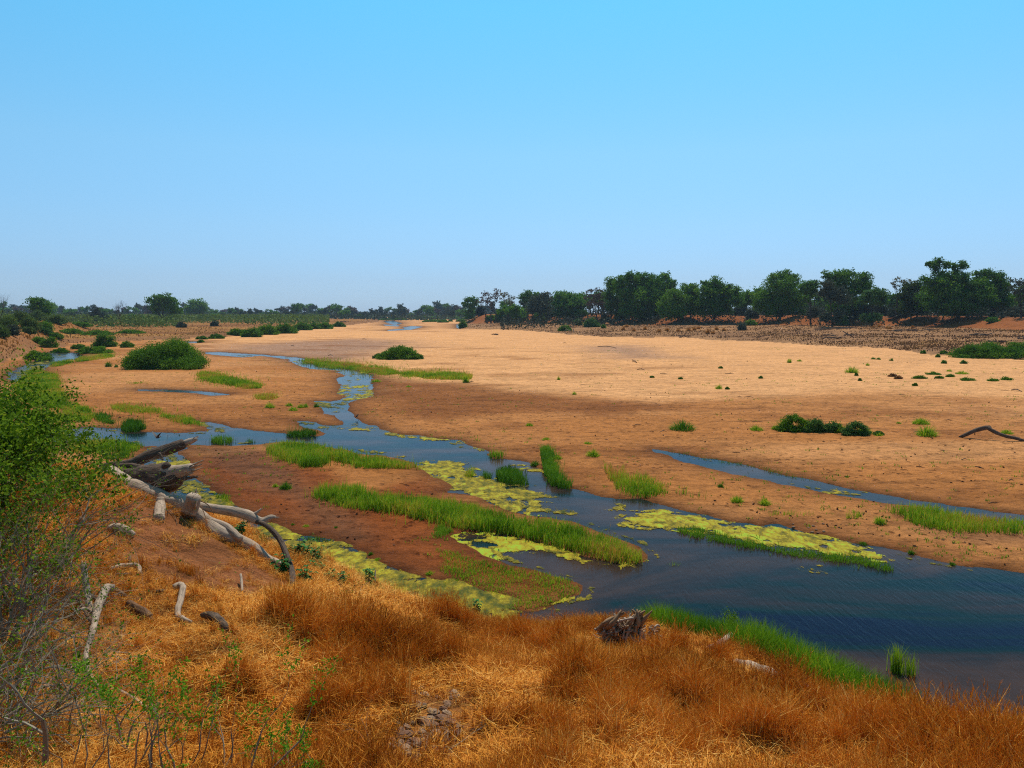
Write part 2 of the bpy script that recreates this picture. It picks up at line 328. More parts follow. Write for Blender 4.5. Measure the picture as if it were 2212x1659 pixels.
def survey(P):
    """height, soil colour, pit amount, water distance for bed points P (n,2)"""
    x, y = P[:, 0], P[:, 1]; r = np.hypot(x, y)
    jit = (fbm(x, y, 3.0, 3, 3) * .6 + fbm(x, y, .8, 2, 5) * .4) * np.clip(.012 * r, .1, 1.6)
    sdw = np.full(len(P), 1e9)
    for i, W in enumerate(WATERS):
        j = jit if i < 4 else jit * .15
        bb = (x > W[:, 0].min() - 40) & (x < W[:, 0].max() + 40) & (y > W[:, 1].min() - 40) & (y < W[:, 1].max() + 40)
        if bb.any():
            d = sdist(P[bb], W) + j[bb]; sdw[bb] = np.minimum(sdw[bb], d)
    sdw = np.minimum(sdw, 60)
    out = np.maximum(sdw, 0)
    h = .05 * sm(0, .35, out) + .16 * (1 - np.exp(-out / 5)) + .25 * sm(8, 60, out)
    h += fbm(x, y, 14, 3, 9) * .16 * sm(2, 12, out) + fbm(x, y, 1.3, 4, 11) * .05 * sm(.1, 1.5, out) * np.clip(60 / r, .3, 1)
    h += np.abs(fbm(x, y, .45, 2, 12)) * -.05 * sm(.3, 1.5, out) * (r < 70)
    h = np.where(sdw < 0, -.02 - np.minimum(.5, -sdw * .25), h)
    # low swells of pale sand
    h += .18 * sm(0, 1, fbm(x * .35, y, 18, 2, 21)) * sm(10, 30, out)
    # --- right bank: sloping terrace, then a steep earth bank
    jb = fbm(x, y, 12, 3, 31) * 5 + fbm(x, y, 3, 2, 33) * 1.2
    srb = -sdist(P, RB) + jb * .6
    tz = .5 * sm(-1, 2.5, srb) + .9 * sm(0, 25, srb) + 1.3 * sm(15, 90, srb) + fbm(x, y, 7, 4, 35) * .35 * sm(0, 10, srb)
    srb2 = -sdist(P, RB2) + jb * .8
    up = sm(-1, 15, srb2)
    hr = tz * (1 - up) + up * (6.0 + fbm(x, y, 25, 3, 37) * .5) + up * (1 - up) * fbm(x, y, 4, 3, 38) * 2
    R_ = srb > 0
    # --- left: low terrace of dry grass, then a higher bank
    slb = -sdist(P, LB) + jb * .5
    hl = 1.0 * sm(-.5, 5, slb) + .5 * sm(5, 60, slb) + fbm(x, y, 9, 3, 41) * .25 * sm(0, 8, slb)
    slb2 = -sdist(P, LB2) + jb * .5
    ul = sm(-1, 9, slb2)
    hl = hl + ul * (2.6 + fbm(x, y, 8, 3, 43) * .5)
    far = sm(900, 1000, r)
    h = np.where(R_, hr + .2, h); h = np.where(slb > 0, np.maximum(h, hl + .1), h)
    h = h + far * (2.0 + fbm(x, y, 120, 3, 45) * 1.2) * (1 - up)
    zone = np.where(R_, 1, np.where(slb > 0, 2, 0)); zone = np.where((far > .5) & (zone == 0), 3, zone)
    # --- soil colours
    pale = np.array((.66, .318, .125)); mid = np.array((.40, .146, .036)); brown = np.array((.215, .070, .017))
    red = np.array((.23, .055, .011)); damp = np.array((.09, .030, .010)); grav = np.array((.30, .165, .105)); dark = np.array((.17, .075, .035))
    def M(polys, soft, amp=.03, s=50):
        m = np.zeros(len(P)); j = fbm(x, y, 6, 4, s) * amp * r + fbm(x, y, 1.3, 3, s + 3) * amp * .5 * r
        for q in polys:
            d = sdist(P, q) + j; m = np.maximum(m, sm(soft, -soft, d / r))
        return m[:, None]
    streak = fbm(x * .4, y, 9, 4, 60)
    c = mid + (pale - mid) * np.clip(.05 + .4 * sm(-.3, .6, streak) + .45 * sm(5, 55, x) * sm(30, 75, y), 0, 1)[:, None]
    c = c + (brown - c) * M(BROWN, .04) * .8
    c = c + (pale - c) * M(PALE, .05)
    c = c + (grav - c) * M(GRAVEL, .06) * .85
    c = c + (red - c) * M(RED, .03) * .9
    c = c + (dark - c) * M(DARK, .03) * .7
    patch = fbm(x * .5, y, 5, 4, 70)
    c = c + (brown - c) * (sm(.05, .5, patch) * sm(55, 30, out) * .55)[:, None]
    wet = np.exp(-out / (.55 + .012 * r))[:, None] * .85
    c = c + (damp - c) * wet
    c = np.where((sdw < 0)[:, None], np.array((.05, .035, .02)), c)
    # right bank: dull terrace, orange earth bank, leaf-littered top
    tw = (fbm(x, y, 9, 4, 80) * .5 + .5)[:, None]
    terr = np.array((.17, .080, .038)) * (1 - tw) + np.array((.40, .20, .08)) * tw
    earth = np.array((.31, .098, .026)); top = np.array((.18, .075, .03))
    e = (sm(-2, 2, srb2))[:, None]
    cr = terr + (earth * (1 - .3 * tw) - terr) * e
    cr = cr + (top - cr) * (sm(12, 30, srb2))[:, None] * .6
    tl = (fbm(x * .6, y, 16, 4, 85) * .5 + .5)[:, None]
    cl = np.array((.40, .19, .045)) * (1 - tl) + np.array((.14, .042, .015)) * tl
    edge = (sm(12, 2, slb))[:, None]
    cl = cl + (np.array((.22, .10, .05)) - cl) * edge * .6
    cl = cl + (np.array((.34, .13, .035)) - cl) * ul[:, None] * .6
    c = np.where(R_[:, None], cr, np.where((slb > 0)[:, None], cl, c))
    c = c + (np.array((.12, .11, .05)) - c) * far[:, None] * .8
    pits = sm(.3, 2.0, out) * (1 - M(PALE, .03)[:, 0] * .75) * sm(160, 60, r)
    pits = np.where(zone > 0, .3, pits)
    return h, c, pits, sdw, zone

# rings that keep the same fineness as the ground recedes
rr = [12.0]
while rr[-1] < 1440: rr.append(rr[-1] + min(1.5 * rr[-1] ** 2 / (F * EYE), .0125 * rr[-1]))
rr = rr + [1465.0]
rr = np.array(rr); th = np.radians(np.arange(-42, 42.01, .105))
RR, TH = np.meshgrid(rr, th, indexing='ij')
PX = (RR * np.sin(TH)).ravel(); PY = (RR * np.cos(TH)).ravel()
PP = np.stack([PX, PY], 1)
hh_, cc_, pp_, sw_, zz_ = survey(PP)
nr, nth = RR.shape
ii = np.arange(nr * nth).reshape(nr, nth)
quads = np.stack([ii[:-1, :-1], ii[:-1, 1:], ii[1:, 1:], ii[1:, :-1]], -1).reshape(-1, 4)[:, ::-1]
qz = zz_[quads].max(1)
def submesh(name, sel, mat, z=None, attrs=None, smooth=True):
    q = quads[sel]; u, inv = np.unique(q, return_inverse=True)
    V = np.stack([PX[u], PY[u], (hh_ if z is None else z)[u]], 1)
    A = {k: a[u] for k, a in attrs.items()}
    return mesh(name, V, inv.reshape(-1, 4), mat, A, smooth)
for zi, nm, lb in ((0, "sandy_riverbed", "broad bed of pale and brown sand with damp edges along the channels"), (1, "right_bank", "terraced far bank of dull earth with an orange cut face under the trees"),
                   (2, "left_terrace", "low terrace of orange and brown dry grassland along the far left bank"), (3, "far_plain", "flat dull plain beyond the upper river")):
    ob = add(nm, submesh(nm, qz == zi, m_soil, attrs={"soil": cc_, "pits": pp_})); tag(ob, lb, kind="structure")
print("bed", len(quads), time.time() - T0)

# ground height lookup for placing things
def bed_h(x, y):
    x = np.atleast_1d(np.asarray(x, float)); y = np.atleast_1d(np.asarray(y, float))
    r = np.hypot(x, y); t = np.arctan2(x, y)
    i = np.clip(np.searchsorted(rr, r) - 1, 0, nr - 2); j = np.clip(((t - th[0]) / (th[1] - th[0])).astype(int), 0, nth - 2)
    fi = np.clip((r - rr[i]) / (rr[i + 1] - rr[i]), 0, 1); fj = np.clip((t - th[j]) / (th[1] - th[0]), 0, 1)
    H_ = hh_.reshape(nr, nth)
    return (H_[i, j] * (1 - fi) + H_[i + 1, j] * fi) * (1 - fj) + (H_[i, j + 1] * (1 - fi) + H_[i + 1, j + 1] * fi) * fj

# water
ob = add("river_water", mesh("river_water", [(-420, 8, 0), (420, 8, 0), (420, 900, 0), (-420, 900, 0)], np.array([(0, 1, 2, 3)]), m_water))
tag(ob, "shallow dark blue river winding in channels across the sand", kind="structure")

# floating algae: humped sheet that dips under the surface where it is absent
near = (RR.ravel() < 190)
at_ = np.full(nr * nth, -9.0); tt_ = np.zeros(nr * nth)
idx = np.nonzero(near)[0]; x, y = PX[idx], PY[idx]; r = np.hypot(x, y)
lev = np.full(len(idx), -1.0); tin = np.full(len(idx), .5)
nz = fbm(x * .55, y, 1.4, 5, 101) * .6 + fbm(x * .5, y, .30, 3, 105) * .75
for uvp, tnt, cover in ALGAE:
    q = G(uvp); bb = (x > q[:, 0].min() - 3) & (x < q[:, 0].max() + 3) & (y > q[:, 1].min() - 3) & (y < q[:, 1].max() + 3)
    if not bb.any(): continue
    d = sdist(PP[idx[bb]], q) / r[bb]
    l = (cover - .5) * 1.8 + .05 - 45.0 * np.maximum(d + .012, 0) + nz[bb] * 1.5
    up = l > lev[bb]
    lb_ = lev[bb]; tb = tin[bb]; lb_[up] = l[up]; tb[up] = tnt; lev[bb] = lb_; tin[bb] = tb
# thin scum along the shores of all channels
scum = .25 - np.abs(sw_[idx] + .012 * r) / (.010 * r + .05) + fbm(x, y, 4, 3, 111) * 1.4 + nz * .7 - .5
up = scum > lev; lev = np.maximum(lev, scum); tin[up] = .55
at_[idx] = lev; tt_[idx] = tin + fbm(x, y, 2.5, 3, 120) * .2
za = .012 + .02 * np.clip(at_, 0, 1)
qa = (at_[quads].max(1) > -1.2) & (sw_[quads].min(1) < .5) & (RR.ravel()[quads].max(1) < 189)
ob = add("floating_algae", submesh("floating_algae", qa, m_algae, z=za, attrs={"tint": tt_, "cover": np.clip(at_, -2, .9)}))
tag(ob, "yellow green algae floating in mats on the river channels", kind="stuff")
print("algae", qa.sum(), time.time() - T0)

# ---------------------------------------------------------------- near bank
ctl = [(-300,1659,7),(0,1659,7),(500,1659,7.5),(1000,1659,7.8),(1500,1659,7.6),(2212,1659,8.2),(2600,1659,8.5),(0,1450,8.8),(-300,1400,9.5),(700,1500,9.5),(1050,1500,9.7),(1500,1500,9.6),(2212,1640,9.8),
 (400,1300,11.5),(100,1250,11.5),(800,1345,13),(1050,1440,13.7),(1300,1450,13.5),(1600,1480,12.9),(1900,1590,12.4),(2212,1650,12.0),(2600,1650,12.2),
 (230,1040,15.5),(0,1000,16),(-300,980,16),(420,1150,14.6),(620,1270,13.8),(300,1160,13.5),(520,1230,13.8)]
K = []
for a, b, Y in ctl:
    p = AT(D([(a, b)]), Y)[0]; K.append(p)
shore = [(-20, 28), (-14, 27.5), (-9, 27), (-5.5, 24.6), (-2.5, 21.2), (0.2, 19.3), (2.5, 19.5), (4.5, 19.2), (5.9, 17.4), (7.0, 15.8), (8.6, 15.1), (14, 14.8)]
for a, b in shore: K.append((a, b, 0.0)); K.append((a, b + 2.5, -1.0))
for a in (-18, -12, -6, 0, 6, 12, 18): K.append((a, 3.2, 4.9)); K.append((a, 0, 6.3)); K.append((a, -4, 6.35))
K += [(5.4, 15.8, .9), (6.6, 14.3, .9), (4.2, 17.2, .8), (2.6, 17.8, .8), (7.6, 13.6, .8)]; K.append((-18, 16, 5.2)); K.append((-18, 9, 4.6)); K.append((18, 9, 2.9)); K.append((18, 12.5, 1.5))
K = np.array(K)
A = np.hypot(K[:, None, 0] - K[None, :, 0], K[:, None, 1] - K[None, :, 1]); wts = np.linalg.solve(A + np.eye(len(K)) * 0.25, K[:, 2] - 2.5)
def nb_base(x, y):
    s = np.zeros_like(x)
    for (a, b, c_), w_ in zip(K, wts): s += w_ * np.hypot(x - a, y - b)
    return s + 2.5
gx = np.arange(-20, 20.01, .085); gy = np.arange(-4, 30.01, .085)
GX, GY = np.meshgrid(gx, gy, indexing='xy'); fx_, fy_ = GX.ravel(), GY.ravel()
nz_ = nb_base(fx_, fy_)
land = sm(-.4, .5, nz_)
nz_ = nz_ + land * (fbm(fx_, fy_, 2.2, 4, 201) * .16 + fbm(fx_, fy_, .5, 3, 205) * .05)
NBH = nz_.reshape(len(gy), len(gx))
def nb_h(x, y):
    x = np.atleast_1d(np.asarray(x, float)); y = np.atleast_1d(np.asarray(y, float))
    i = np.clip((y - gy[0]) / .085, 0, len(gy) - 1.001); j = np.clip((x - gx[0]) / .085, 0, len(gx) - 1.001)
    i0, j0 = i.astype(int), j.astype(int); a, b = i - i0, j - j0
    return (NBH[i0, j0] * (1 - b) + NBH[i0, j0 + 1] * b) * (1 - a) + (NBH[i0 + 1, j0] * (1 - b) + NBH[i0 + 1, j0 + 1] * b) * a
def hit(uv):
    """first meeting of the sight line with the near bank"""
    sx, sz = slope(uv); Y = np.linspace(4, 27, 700)
    out = []
    for a, b in zip(sx, sz):
        d = EYE + b * Y - nb_h(a * Y, Y); k = np.nonzero(d < 0)[0]; q = Y[k[0]] if len(k) else 26.0
        out.append((a * q, q, float(nb_h(a * q, q)[0])))
    return np.array(out)
s1 = (fbm(fx_, fy_, 1.5, 4, 210) * .5 + .5)[:, None]
cn = np.array((.36, .145, .038)) * s1 + np.array((.18, .06, .017)) * (1 - s1)
wetn = sm(.5, .0, nz_)[:, None]; cn = cn + (np.array((.12, .05, .02)) - cn) * wetn
def near_poly(pts): return hit(D(pts))[:, :2]
BARE = near_poly([(240,1085),(330,1095),(450,1160),(560,1220),(650,1285),(560,1300),(470,1275),(380,1275),(300,1235),(255,1170)])
BARE2 = near_poly([(700,1255),(760,1290),(860,1300),(800,1310),(700,1290)])
STONES = near_poly([(850,1600),(900,1540),(950,1480),(1010,1500),(1020,1560),(1000,1659),(800,1659)])
P2 = np.stack([fx_, fy_], 1)
# hummocks under the biggest tussocks
HI = [(880,1340,1.0),(1230,1420,1.1),(1330,1410,1.0),(1450,1440,1.2),(1550,1450,1.0),(640,1390,1.1),(540,1430,.9),(760,1400,.9),(1700,1545,.9),(1900,1625,.9),(2020,1650,.9),(2150,1675,1.0),(1060,1570,.8),(960,1345,.9),(1120,1400,.7),(1500,1530,.8),(1350,1600,.8),(700,1560,.7),(850,1420,.8),(1250,1510,.7),(480,1520,.6),(1650,1620,.8),(900,1520,.6)]
hp = hit(D([(a, b + 14) for a, b, c in HI]))
hum = np.zeros(len(fx_))
for p, (a, b, c) in zip(hp, HI): hum = np.maximum(hum, np.exp(-((fx_ - p[0]) ** 2 * .6 + (fy_ - p[1]) ** 2) / (2 * (.34 * c) ** 2)) * .26 * c)
hum += np.maximum(0, fbm(fx_, fy_, 1.1, 3, 230)) * .34 * sm(.8, 1.6, nz_)
nz_ += hum * (1 - .8 * sm(.5, -.1, np.minimum(sdist(P2, BARE), sdist(P2, STONES)))); NBH[:] = nz_.reshape(NBH.shape)
bare = np.maximum(np.maximum(sm(.5, -.3, sdist(P2, BARE)), sm(.3, -.2, sdist(P2, BARE2))), .8 * sm(.4, -.2, sdist(P2, STONES)))
cn = cn + (np.array((.27, .095, .035)) - cn) * (sm(.4, -.3, sdist(P2, BARE)))[:, None] * .8
ii2 = np.arange(len(fx_)).reshape(GX.shape)
q2 = np.stack([ii2[:-1, :-1], ii2[:-1, 1:], ii2[1:, 1:], ii2[1:, :-1]], -1).reshape(-1, 4)
q2 = q2[nz_[q2].max(1) > -.7]
u, inv = np.unique(q2, return_inverse=True)
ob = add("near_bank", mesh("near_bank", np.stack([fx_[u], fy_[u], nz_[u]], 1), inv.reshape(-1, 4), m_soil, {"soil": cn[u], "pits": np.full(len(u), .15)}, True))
tag(ob, "steep near bank of orange soil falling to the water", kind="structure")
print("bank", len(q2), time.time() - T0)
def gz(x, y):
    a = bed_h(x, y); b = nb_h(x, y)
    x = np.atleast_1d(x); y = np.atleast_1d(y)
    inn = (np.abs(x) < 20) & (y < 30)
    return np.where(inn, np.maximum(a, b), a)
# ================================================================ vegetation makers
class Geo:
    def __init__(s): s.V = []; s.Q = []; s.T = []; s.A = []; s.R = []; s.n = 0
    def put(s, V, Q=None, T=None, a=0.5, gr=None):
        V = np.asarray(V, float); s.V.append(V); s.R.append(gr if gr is not None else None)
        if Q is not None and len(Q): s.Q.append(np.asarray(Q) + s.n)
        if T is not None and len(T): s.T.append(np.asarray(T) + s.n)
        s.A.append(np.full(len(V), a) if np.isscalar(a) else np.asarray(a)); s.n += len(V)
    def mesh(s, name, mat, smooth=False):
        p = []
        if s.Q: p.append(np.concatenate(s.Q))
        if s.T: p.append(np.concatenate(s.T))
        at = {"tint": np.concatenate(s.A)}
        if any(r is not None for r in s.R): at["grain"] = np.concatenate([r if r is not None else np.zeros((len(v), 3)) for r, v in zip(s.R, s.V)])
        return mesh(name, np.concatenate(s.V), p, mat, at, smooth)
def resample(pts, rad_, per=4):
    P = np.asarray(pts, float); R = np.asarray(rad_, float); n = len(P)
    if n < 3 or per <= 1: return P, R
    E = np.concatenate([[2 * P[0] - P[1]], P, [2 * P[-1] - P[-2]]]); o, q = [], []
    for i in range(n - 1):
        p0, p1, p2, p3 = E[i:i + 4]
        for t in np.arange(per) / per:
            o.append(.5 * (2 * p1 + (p2 - p0) * t + (2 * p0 - 5 * p1 + 4 * p2 - p3) * t * t + (3 * p1 - p0 - 3 * p2 + p3) * t ** 3)); q.append(R[i] * (1 - t) + R[i + 1] * t)
    o.append(P[-1]); q.append(R[-1]); return np.array(o), np.array(q)
def tube(g, pts, rad_, sides=6, per=1, rough=0.0, seed=0, a=.5, cap=True):
    P, R = resample(pts, rad_, per); n = len(P)
    T = np.gradient(P, axis=0); T /= np.linalg.norm(T, axis=1)[:, None] + 1e-9
    ref = np.array((0, 0, 1.0)) if abs(T[0][2]) < .9 else np.array((1.0, 0, 0))
    N = np.zeros_like(P); v = np.cross(T[0], ref); v /= np.linalg.norm(v)
    for i in range(n):
        v = v - T[i] * np.dot(v, T[i]); v /= np.linalg.norm(v) + 1e-9; N[i] = v
    B = np.cross(T, N); an = np.linspace(0, 2 * np.pi, sides, endpoint=False)
    rr_ = R[:, None] * np.ones(sides)[None]
    if rough:
        L = np.concatenate([[0], np.cumsum(np.linalg.norm(np.diff(P, axis=0), axis=1))]); s_ = max(R.mean() * 1.2, 1e-3)
        nx = (L[:, None] / s_ * .35 + np.cos(an) * 1.6 + seed * 3.1); ny = (np.sin(an) * 1.6 + seed * 7.7)[None] + L[:, None] / s_ * .12
        rr_ = rr_ * (1 + rough * (fbm(nx, ny, .9, 3, seed)))
    V = P[:, None] + rr_[..., None] * (np.cos(an)[None, :, None] * N[:, None] + np.sin(an)[None, :, None] * B[:, None])
    V = V.reshape(-1, 3); k = np.arange(n * sides).reshape(n, sides); k2 = np.roll(k, -1, 1)
    Q = np.stack([k[:-1], k2[:-1], k2[1:], k[1:]], -1).reshape(-1, 4)
    Lc = np.concatenate([[0], np.cumsum(np.linalg.norm(np.diff(P, axis=0), axis=1))])
    gr = np.stack([np.cos(an)[None] * R[:, None], np.sin(an)[None] * R[:, None], np.broadcast_to(Lc[:, None] * .13, (n, sides))], -1).reshape(-1, 3) + seed * .37
    Tt = []
    if cap:
        gr = np.concatenate([gr, gr[:1], gr[-1:]])
        V = np.concatenate([V, [P[0] - T[0] * R[0] * .3, P[-1] + T[-1] * R[-1] * .3]]); c0, c1 = n * sides, n * sides + 1
        for j in range(sides):
            Tt.append((k[0, (j + 1) % sides], k[0, j], c0)); Tt.append((k[-1, j], k[-1, (j + 1) % sides], c1))
    g.put(V, Q, Tt, a, gr)
def blades(g, B, h, wd, az, lean, tint, bend=.35):
    n = len(B); up = np.sqrt(np.clip(1 - lean ** 2, .05, 1))
    d = np.stack([np.cos(az), np.sin(az), np.zeros(n)], 1); s = rng.uniform(0, 2 * np.pi, n)
    W_ = np.stack([np.cos(s), np.sin(s), np.zeros(n)], 1) * wd[:, None]
    tip = B + d * (lean * h)[:, None]; tip[:, 2] += up * h
    mid = B + d * (lean * h * (.5 - bend * .5))[:, None]; mid[:, 2] += up * h * (.5 + bend * .3)
    V = np.stack([B - W_, B + W_, mid - W_ * .75, mid + W_ * .75, tip], 1).reshape(-1, 3)
    k = np.arange(n)[:, None] * 5
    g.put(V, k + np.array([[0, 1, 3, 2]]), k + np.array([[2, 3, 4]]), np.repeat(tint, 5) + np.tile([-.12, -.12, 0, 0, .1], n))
def leaves(g, C, size, tint, aspect=.6):
    n = len(C); a = rng.normal(size=(n, 3)); a /= np.linalg.norm(a, axis=1)[:, None]
    b = rng.normal(size=(n, 3)); b = np.cross(a, b); b /= np.linalg.norm(b, axis=1)[:, None]
    a = a * size[:, None]; b = b * (size * aspect)[:, None]
    V = np.stack([C - a, C - b, C + a, C + b], 1).reshape(-1, 3)
    g.put(V, np.arange(n * 4).reshape(n, 4), None, np.repeat(tint, 4))
def sph(n):
    d = rng.normal(size=(n, 3)); return d / np.linalg.norm(d, axis=1)[:, None]
def crown(g, lobes, leaf, dens=1.0, fill=1.0, clump=.24):
    """lobes: (cx,cy,cz,rx,ry,rz) metres"""
    for L in lobes:
        c = np.array(L[:3]); r = np.array(L[3:6]); R_ = r.mean(); lt = rng.uniform(-.1, .1)
        nc = max(6, int(26 * dens)); d = sph(nc)
        cc = c + d * r * rng.uniform(.6, 1.0, (nc, 1)) ; ct = rng.uniform(-.16, .16, nc)
        per = max(6, int(dens * fill * (R_ / leaf) ** 2 * 11 / nc))
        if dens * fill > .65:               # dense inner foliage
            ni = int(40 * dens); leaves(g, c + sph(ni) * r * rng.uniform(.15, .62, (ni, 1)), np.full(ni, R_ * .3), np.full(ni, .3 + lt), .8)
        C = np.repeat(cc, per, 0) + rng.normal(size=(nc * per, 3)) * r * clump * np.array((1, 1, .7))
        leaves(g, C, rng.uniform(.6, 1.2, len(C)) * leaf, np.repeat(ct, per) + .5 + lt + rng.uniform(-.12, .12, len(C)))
def branchy(g, g2, p, d, L, r, lev, maxlev, rg, spread=.6, up=.15, kids=(2, 4), sides=5, leaf=None, droop=0.0):
    """recursive limb: g = thick wood, g2 = thin branches; leaf collects tip points"""
    n = 4; P = [np.array(p, float)]; R = [r]; d = np.array(d, float)
    for i in range(n):
        d = d + rg.normal(size=3) * .16 + np.array((0, 0, up * .4 - droop * lev * .1)); d /= np.linalg.norm(d)
        P.append(P[-1] + d * L / n); R.append(r * (1 - .42 * (i + 1) / n))
    tube(g if lev <= 1 else g2, P, R, max(3, sides - lev), 1, 0, 0, rg.uniform(.3, .7), cap=False)
    if leaf is not None and lev >= maxlev - 1:
        for q in P[1:]: leaf.append(q)
    if lev < maxlev:
        for k in range(rg.integers(kids[0], kids[1] + 1)):
            i = rg.integers(2, n + 1) if k else n
            nd_ = d + rg.normal(size=3) * spread; nd_[2] += up; nd_ /= np.linalg.norm(nd_)
            branchy(g, g2, P[i], nd_, L * rg.uniform(.55, .8), R[i] * rg.uniform(.55, .8), lev + 1, maxlev, rg, spread, up, kids, sides, leaf, droop)

# leaf and wood materials
DK = [(0, (.018, .055, .005)), (.5, (.062, .155, .010)), (1, (.22, .36, .02))]
m_leaf_dark = tint_mat("dark_green_leaves", DK, .34)
m_leaf_mid = tint_mat("mid_green_leaves", [(0, (.03, .08, .006)), (.5, (.095, .20, .012)), (1, (.23, .37, .02))], .28)
m_leaf_olive = tint_mat("olive_leaves", [(0, (.02, .035, .004)), (.5, (.05, .085, .008)), (1, (.13, .15, .015))], .25)
m_leaf_grey = tint_mat("grey_green_leaves", [(0, (.03, .04, .025)), (.5, (.065, .08, .045)), (1, (.13, .145, .08))], .15)
m_leaf_light = tint_mat("light_green_leaves", [(0, (.03, .075, .015)), (.5, (.07, .15, .03)), (1, (.15, .25, .05))], .3)
m_leaf_brown = tint_mat("mauve_brown_leaves", [(0, (.05, .035, .03)), (.5, (.115, .075, .06)), (1, (.20, .14, .09))], .15)
m_leaf_pale = tint_mat("thin_pale_leaves", [(0, (.07, .07, .03)), (.5, (.15, .14, .07)), (1, (.26, .22, .11))], .2)
m_leaf_far = tint_mat("far_grey_green_leaves", [(0, (.02, .03, .022)), (.5, (.045, .065, .035)), (1, (.09, .11, .055))], .1)
m_grass = tint_mat("green_grass", [(0, (.045, .11, .005)), (.35, (.14, .28, .010)), (.60, (.29, .43, .018)), (.80, (.46, .46, .03)), (1, (.52, .25, .05))], .35)
m_reed = tint_mat("dark_reeds", [(0, (.022, .065, .006)), (.5, (.075, .19, .012)), (1, (.22, .36, .02))], .25)
m_weed = tint_mat("brown_dead_weeds", [(0, (.055, .028, .018)), (.4, (.16, .07, .03)), (.75, (.42, .20, .05)), (1, (.5, .32, .11))], .15)
m_orange = tint_mat("orange_dry_tussock", [(0, (.20, .06, .01)), (.5, (.42, .17, .025)), (1, (.6, .33, .06))], .2)
m_broad = tint_mat("broad_green_leaves", [(0, (.008, .04, .006)), (.5, (.025, .12, .012)), (1, (.08, .24, .035))], .25, .6, None, .12)
m_sprout = tint_mat("fresh_sprout_leaves", [(0, (.04, .12, .006)), (.5, (.11, .27, .010)), (1, (.24, .40, .02))], .4)
m_young = tint_mat("young_bright_leaves", [(0, (.02, .05, .004)), (.5, (.09, .175, .008)), (.8, (.20, .31, .015)), (1, (.30, .30, .03))], .4)
def wood_mat(name, a, b, sc=(14, 14, 1.6), bmp=.02, dark=.35):
    m, n, o = newmat(name); co = objco(n)
    bd = n.nodes.new("ShaderNodeBsdfPrincipled"); bd.inputs['Roughness'].default_value = .85; bd.inputs['Specular IOR Level'].default_value = .1
    ga = nd(n, "ShaderNodeAttribute", attribute_name="grain").outputs['Vector']
    f = noise_t(n, 2.5, 6, .65, co, .4); s = noise_t(n, 26, 5, .75, ga, .3)
    c = mix(n, f, a, b); c = mix(n, 1.0, c, ramp(n, s, [(.3, dark), (.5, .95), (.7, 1.1)]), 'MULTIPLY')
    n.links.new(c, bd.inputs['Base Color']); n.links.new(bump(n, s, bmp, .9), bd.inputs['Normal']); n.links.new(bd.outputs[0], o.inputs[0])
    return m
m_bone = wood_mat("bleached_dead_wood", (.27, .16, .09), (.56, .45, .34), bmp=.02, dark=.4)
m_root = wood_mat("brown_root_wood", (.17, .09, .04), (.42, .27, .15), bmp=.02, dark=.35)
m_bark = wood_mat("rough_dark_bark", (.06, .035, .022), (.20, .14, .10), bmp=.05, dark=.15)
m_brownwood = wood_mat("brown_branch_wood", (.10, .045, .02), (.24, .13, .07), bmp=.015, dark=.4)
m_trunk = wood_mat("tree_trunk_bark", (.035, .025, .018), (.10, .07, .05), bmp=.05, dark=.5)
m_twig, n, o = newmat("grey_twig_bark")
bd = n.nodes.new("ShaderNodeBsdfPrincipled"); at = nd(n, "ShaderNodeAttribute", attribute_name="tint")
n.links.new(ramp(n, at.outputs['Fac'], [(0, (.07, .045, .03)), (.4, (.19, .14, .09)), (1, (.38, .34, .24))]), bd.inputs['Base Color'])
bd.inputs['Roughness'].default_value = .8; n.links.new(bd.outputs[0], o.inputs[0])

def hitbed(uv):
    sx, sz = slope(uv); Y = np.exp(np.linspace(math.log(12.5), math.log(2400), 1500)); o = []
    for a, b in zip(sx, sz):
        d = EYE + b * Y - bed_h(a * Y, Y); k = np.nonzero(d < 0)[0]; q = Y[k[0]] if len(k) else 1000.0
        o.append((a * q, q, float(bed_h(a * q, q)[0])))
    return np.array(o)

